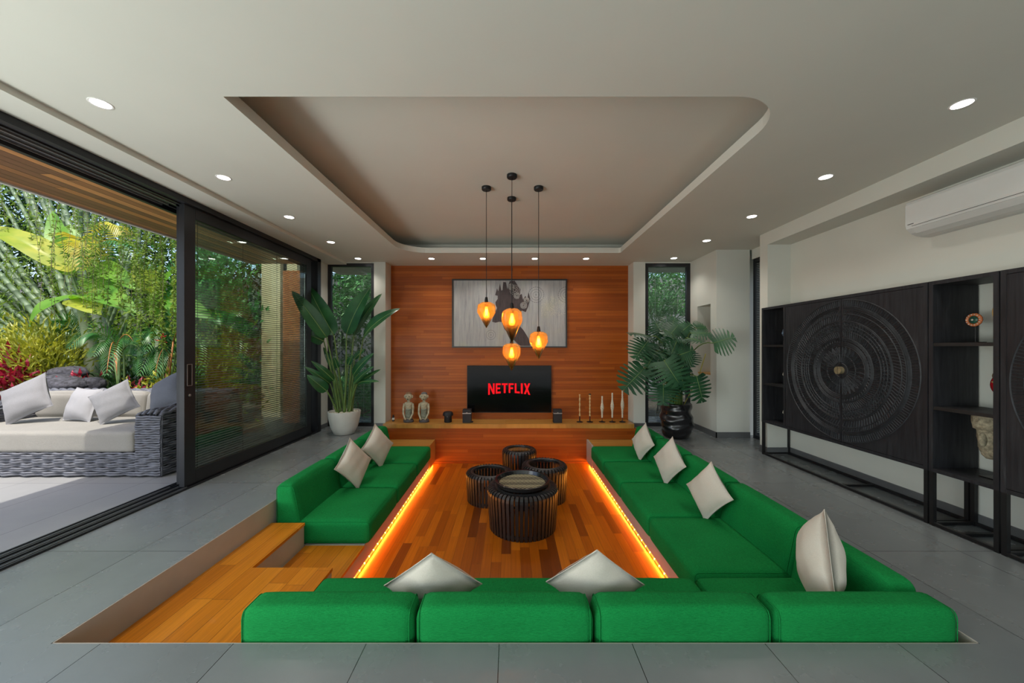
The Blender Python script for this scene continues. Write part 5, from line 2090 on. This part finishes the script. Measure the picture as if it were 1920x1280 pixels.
banana_leaf(at(150, 555, 6.1), at(55, 612, 5.7), .30, .16, (0, -.7, 1), L_banana, t, o, 6)
MB().tube([at(150, 560, 6.2), at(132, 508, 6.15)], .02, 6).build('leaf_stalk', M_stem, t, o)
t = thing('banana_plant', 'banana plant with broad shaded leaves sloping down to the right', 'banana plant', tuple(at(220, 735, 6.8)))
t.location.z = -.03
o = tuple(t.location)
MB().tube([Vector(o), at(200, 640, 6.8), at(165, 540, 6.8)], [.12, .10, .06], 12).build('trunk', M_trunk, t, o, smooth=True)
banana_leaf(at(165, 498, 6.6), at(262, 548, 6.2), .38, .10, (.1, -.8, 1), L_banana, t, o, 7)
banana_leaf(at(165, 520, 6.6), at(252, 592, 6.2), .42, .12, (.1, -.9, 1), L_banana, t, o, 8)
banana_leaf(at(172, 545, 6.6), at(235, 575, 6.3), .36, .08, (.1, -.9, 1), L_bananay, t, o, 9)
MB().tube([at(165, 540, 6.8), at(165, 498, 6.6)], .02, 6).build('leaf_stalk', M_stem, t, o)
t = thing('banana_plant', 'banana plant with an upright yellow tipped leaf near the door frame', 'banana plant', tuple(at(300, 735, 6.6)))
t.location.z = -.03
o = tuple(t.location)
MB().tube([Vector(o), at(300, 640, 6.6), at(298, 560, 6.6)], [.08, .07, .05], 10).build('trunk', M_trunk, t, o, smooth=True)
banana_leaf(at(298, 550, 6.5), at(252, 492, 6.3), .38, .10, (.6, -1, .6), L_bananay, t, o, 10)
banana_leaf(at(290, 592, 6.5), at(294, 545, 6.3), .26, .05, (.3, -1, .2), L_banana, t, o, 11)
banana_leaf(at(296, 560, 6.6), at(345, 500, 6.5), .36, .10, (-.4, -1, .6), L_banana, t, o, 12)
banana_leaf(at(300, 560, 6.6), at(400, 600, 6.4), .40, .12, (-.1, -1, .8), L_banana, t, o, 13)

# golden arching palm fronds
t = thing('palm', 'golden palm with drooping yellow and orange leaflets behind the vines', 'palm', tuple(at(172, 735, 6.9)))
t.location.z = -.03
o = tuple(t.location)
MB().tube([Vector(o), at(168, 600, 6.9), at(165, 520, 6.7)], [.05, .045, .04], 10).build('trunk', M_trunk, t, o, smooth=True)
for i, (a_, b_, sg) in enumerate((((165, 520, 6.6), (150, 500, 5.9), .55), ((165, 520, 6.6), (235, 440, 6.5), .5), ((165, 520, 6.6), (140, 470, 6.3), .45), ((165, 520, 6.6), (280, 500, 6.2), .55))):
    bl, bs = MB(), MB()
    frond(bl, bs, at(*a_), at(*b_), sg, .42, 26, .035, .8)
    fr_ = bs.build('frond', M_stem, t, o)
    bl.build('leaflets', L_palmy if i < 3 else L_palm, fr_, o)

# green fan-like palms low down
def palm(label, px, Y, fr, ll=.32):
    p = at(px, 735, Y)
    t = thing('palm', label, 'palm', (p.x, Y, -.03))
    o = tuple(t.location)
    for i, (mx, my, tx, ty, Yt, sg, mt) in enumerate(fr):
        bl, bs = MB(), MB()
        st0 = Vector((p.x + .05 * math.cos(i * 2), Y + .05 * math.sin(i * 2), 0))
        mid = at(mx, my, Y)
        bs.tube([st0, st0.lerp(mid, .5) + Vector((0, 0, .05)), mid], [.02, .016, .012], 7)
        frond(bl, bs, mid, at(tx, ty, Yt), sg, ll, 22, .015, .45, plane=(.1, -1, .6))
        fr_ = bs.build('frond', mt, t, o, smooth=True)
        bl.build('leaflets', L_palm, fr_, o)
    return t


M_ostem = mat('orange_stalk', (0.42, 0.16, 0.04), 0.5, var=0.3, scale=10)
palm('green palm with orange stalks right of the rocks', 230, 5.7, ((215, 660, 250, 640, 5.2, .18, M_ostem), (212, 660, 175, 665, 5.2, .18, M_stem), (225, 665, 268, 662, 5.2, .15, M_stem), (218, 655, 200, 700, 5.1, .25, M_ostem), (232, 640, 240, 600, 5.4, .05, M_stem), (222, 650, 130, 650, 5.2, .22, M_stem)), .26)
palm('green palm with drooping fronds beside the door frame', 300, 5.6, ((300, 640, 262, 640, 5.2, .16, M_stem), (305, 665, 262, 700, 5.2, .22, M_stem), (318, 670, 290, 705, 5.2, .25, M_ostem), (325, 640, 355, 640, 5.3, .2, M_ostem), (330, 660, 380, 700, 5.3, .3, M_stem), (300, 620, 275, 655, 5.2, .2, M_stem)), .28)
palm('dark palm growing among the banana stems', 150, 6.3, ((150, 630, 195, 600, 6.0, .12, M_stem), (145, 630, 95, 625, 6.0, .16, M_stem), (150, 640, 120, 600, 6.1, .1, M_stem), (155, 640, 215, 640, 5.9, .2, M_stem), (140, 650, 70, 670, 5.9, .25, M_stem)), .30)
palm('palm seen through the blind of the sliding door', 415, 6.6, ((430, 620, 400, 600, 6.2, .2, M_stem), (420, 620, 440, 590, 6.3, .2, M_stem), (430, 640, 420, 540, 6.4, .1, M_stem), (430, 650, 395, 690, 6.2, .3, M_stem), (420, 650, 440, 690, 6.2, .3, M_stem)), .4)

# croton, cordyline, ferns, low shrubs
def mound(name, label, cat, c, R_, n, L_, W_, m, up=.6, stemm=None):
    t = thing(name, label, cat, (c[0], c[1], -.03))
    C = rng.normal(size=(n, 3)) * np.array(R_) * .42 + np.array(c)
    C[:, 2] = np.maximum(C[:, 2], .02)
    D = unit((C - np.array([c[0], c[1], c[2] - R_[2] * .8])) + rng.normal(size=(n, 3)) * .25 + np.array([0, -.1, up * .2]))
    S = unit(np.cross(D, rng.normal(size=(n, 3))))
    b = MB()
    quads_np(b, C, D, S, L_ * (.6 + .8 * rng.random(n)), W_ * (.7 + .6 * rng.random(n)), .25)
    b.build('foliage', m, t, tuple(t.location))
    b = MB()
    for q in range(7):
        e = C[q]
        b.tube([(c[0] + .05 * math.cos(q), c[1] + .05 * math.sin(q), 0), ((c[0] + e[0]) / 2, (c[1] + e[1]) / 2, e[2] * .6), tuple(e)], [.012, .01, .006], 5)
    b.build('stems', M_vinestem, t, tuple(t.location))
    return t


p = at(75, 655, 5.9)
mound('croton', 'yellow green croton bush behind the left end of the daybed', 'shrub', (p.x, 5.9, 1.15), (.75, .5, .6), 2200, .15, .028, L_croton)
p = at(15, 700, 5.6)
mound('cordyline', 'crimson leaved bush at the left edge of the garden', 'shrub', (p.x, 5.6, .80), (.40, .35, .42), 360, .16, .05, L_cord)
p = at(147, 712, 5.5)
mound('bromeliad', 'small red and orange leaved plant growing over the dark rocks', 'plant', (p.x, 5.45, .78), (.28, .2, .12), 90, .10, .035, L_cord)
p = at(250, 715, 5.8)
mound('fern', 'low dark undergrowth shrub behind the middle of the daybed', 'shrub', (p.x, 6.0, .55), (.8, .4, .5), 1500, .12, .035, L_dark)
p = at(310, 725, 5.3)
mound('fern', 'low yellow green shrub beside the door frame behind the daybed', 'shrub', (p.x, 5.3, .6), (.5, .25, .3), 700, .09, .03, L_croton)
p = at(262, 725, 5.4)
mound('bromeliad', 'small red flowered plant behind the light grey cushions', 'plant', (p.x, 5.4, .68), (.3, .2, .15), 90, .09, .03, L_cord)
p = at(420, 690, 5.9)
mound('fern', 'bushy green fern seen through the sliding door blind', 'shrub', (p.x - .45, 6.1, .8), (.6, .45, .8), 2200, .13, .04, L_vine)
p = at(385, 560, 6.8)
mound('shrub', 'tall green shrub seen through the sliding door blind', 'shrub', (p.x, 6.9, 1.9), (.75, .5, 1.5), 3800, .15, .05, L_fern)
p = at(110, 600, 7.4)
mound('shrub', 'mid green shrub filling the gap under the leaning canes', 'shrub', (p.x, 7.4, 1.5), (1.6, .5, 1.1), 3000, .16, .05, L_vine)
p = at(680, 745, 7.2)
mound('fern', 'bright green fern at the foot of the narrow window left of the orange wall', 'fern', (p.x, 7.1, .45), (.4, .3, .5), 900, .14, .022, L_fern)
p = at(1240, 560, 7.2)
mound('palm_shrub', 'silvery palm shrub outside the right hand window', 'shrub', (p.x, 7.3, 2.0), (.5, .4, .5), 700, .22, .018, L_fern)
# heliconia flower
t = thing('heliconia_flower', 'red zigzag flower on a thin stalk before the palms', 'flower', tuple(at(308, 740, 5.25)))
t.location.z = -.03
o = tuple(t.location)
MB().tube([Vector(o), at(306, 690, 5.25), at(305, 635, 5.2)], .006, 6).build('stalk', M_stem, t, o)
b = MB()
P_ = [at(306, 640, 5.2), at(304, 632, 5.2), at(306, 626, 5.2)]
for q, (dx, dz) in enumerate(((-.13, .03), (.07, .03), (-.03, -.07), (.06, -.02))):
    s_ = P_[q % 3]
    b.tube([s_, s_ + Vector((dx * .5, 0, dz * .3)), s_ + Vector((dx, 0, dz))], [.014, .012, .001], 6)
b.build('petals', mat('scarlet_bract', (0.65, 0.02, 0.03), 0.4), t, o, smooth=True)

# rocks
for lab, px, py, Y, s in (('dark speckled rock, the upper one behind the daybed', 128, 700, 5.75, (.26, .2, .12)), ('wide dark speckled rock just behind the daybed', 112, 722, 5.35, (.40, .24, .15)), ('dark rock lying right of the speckled ones', 165, 722, 5.5, (.24, .18, .13))):
    c = at(px, py, Y)
    b = MB()
    b.ball((0, 0, 0), s, 26, 16)
    rr2 = random.Random(px)
    b.v = [tuple(Vector(v_) * (1 + .10 * math.sin(9 * v_[0] / s[0] * .5 + px) * math.cos(7 * v_[2] / s[2] * .5) + rr2.uniform(-.03, .03))) for v_ in b.v]
    # plinth of stacked stone down to the soil
    b.lathe([(s[0] * .9, -c.z - .03), (s[0] * .95, -c.z * .5), (s[0] * .8, -s[2] * .3)], n=18, wob=lambda a, z: 1 + .08 * math.sin(5 * a + z * 9))
    q = b.build('garden_rock', M_rock, smooth=True)
    q.location = c
    tag(q, lab, 'rock')

# hanging vines, each a curtain strand bundle from the roof edge
def vine(label, px, Y, ytop, ybot, n, spread, dens):
    c = at(px, ytop, Y)
    t = thing('hanging_vine', label, 'vine', tuple(c), 'leafy vines hanging down in front of the garden')
    o = tuple(t.location)
    rn = random.Random(px)
    b, l = MB(), MB()
    for q in range(n):
        x0 = rn.uniform(-spread, spread)
        y0 = rn.uniform(-.15, .15)
        zb = EYE - (ybot - 652) * Y / FPX + rn.uniform(-.1, .5)
        pts = []
        m = 24
        ph = rn.uniform(0, 6)
        for i in range(m + 1):
            z = c.z + (zb - c.z) * i / m
            pts.append(Vector((c.x + x0 + .035 * math.sin(z * 3 + ph), Y + y0 + .03 * math.cos(z * 4 + ph), z)))
        b.tube(pts, .0028, 4, caps=False)
        k_ = int(dens * (c.z - zb))
        idx = rng.random(k_) ** .8 * m
        lo = np.minimum(idx.astype(int), m - 1)
        A = np.array([tuple(p_) for p_ in pts])
        C = A[lo] + (A[lo + 1] - A[lo]) * (idx - lo)[:, None]
        D = unit(rng.normal(size=(k_, 3)) * np.array([1, 1, .6]) + np.array([0, 0, -.35]))
        S = unit(np.cross(D, rng.normal(size=(k_, 3))))
        quads_np(l, C, D, S, .055 * (.6 + .8 * rng.random(k_)), .024 * (.7 + .6 * rng.random(k_)))
    b.build('strands', M_vinestem, t, o)
    l.build('foliage', L_vine, t, o)
    return t


for args in (('thin leafy vine strands hanging at the left edge of the opening', 25, 5.9, 280, 500, 6, .45, 40),
             ('sparse bare looking vine strands before the yellow banana leaf', 105, 5.6, 280, 600, 8, .42, 22),
             ('leafy vine strands hanging in the middle of the opening', 165, 5.7, 290, 610, 7, .30, 45),
             ('dense curtain of vines before the broad banana leaves', 225, 5.4, 330, 625, 12, .32, 70),
             ('densest leafy vines right beside the sliding door frame', 300, 5.2, 360, 640, 16, .34, 95)):
    vine(*args)

# building beyond the sliding door: pale piers, timber door and a brick end
M_cream = mat('cream_render', (0.52, 0.42, 0.27), 0.8, var=0.1, scale=3)
k = N('terracotta_brick')
bt = k.n('TexBrick')
bt.inputs['Color1'].default_value = (0.42, 0.13, 0.05, 1)
bt.inputs['Color2'].default_value = (0.55, 0.20, 0.08, 1)
bt.inputs['Mortar'].default_value = (0.16, 0.09, 0.06, 1)
bt.inputs['Scale'].default_value = 7.0
bt.inputs['Mortar Size'].default_value = 0.02
k.l(k.coords((1, 1, 1), (PI / 2, 0, 0)), bt.inputs['Vector'])
k.bsdf(bt.outputs['Color'], 0.85, 0, 0.3, k.bump(bt.outputs['Fac'], -0.4, 0.01))
b = MB()
b.box(-4.92, -4.55, 7.1, 7.4, -.03, 3.4)
b.box(-4.42, -4.22, 7.1, 7.4, -.03, 3.4)
struct('pillar_outside', b, M_cream)
b = MB().box(-4.55, -4.42, 7.2, 7.3, -.03, 3.4)
struct('trim_outside_door', b, M_alu)
b = MB().box(-4.15, -3.55, 6.55, 7.0, -.03, 2.74)
struct('wall_brick_outside', b, k.m)
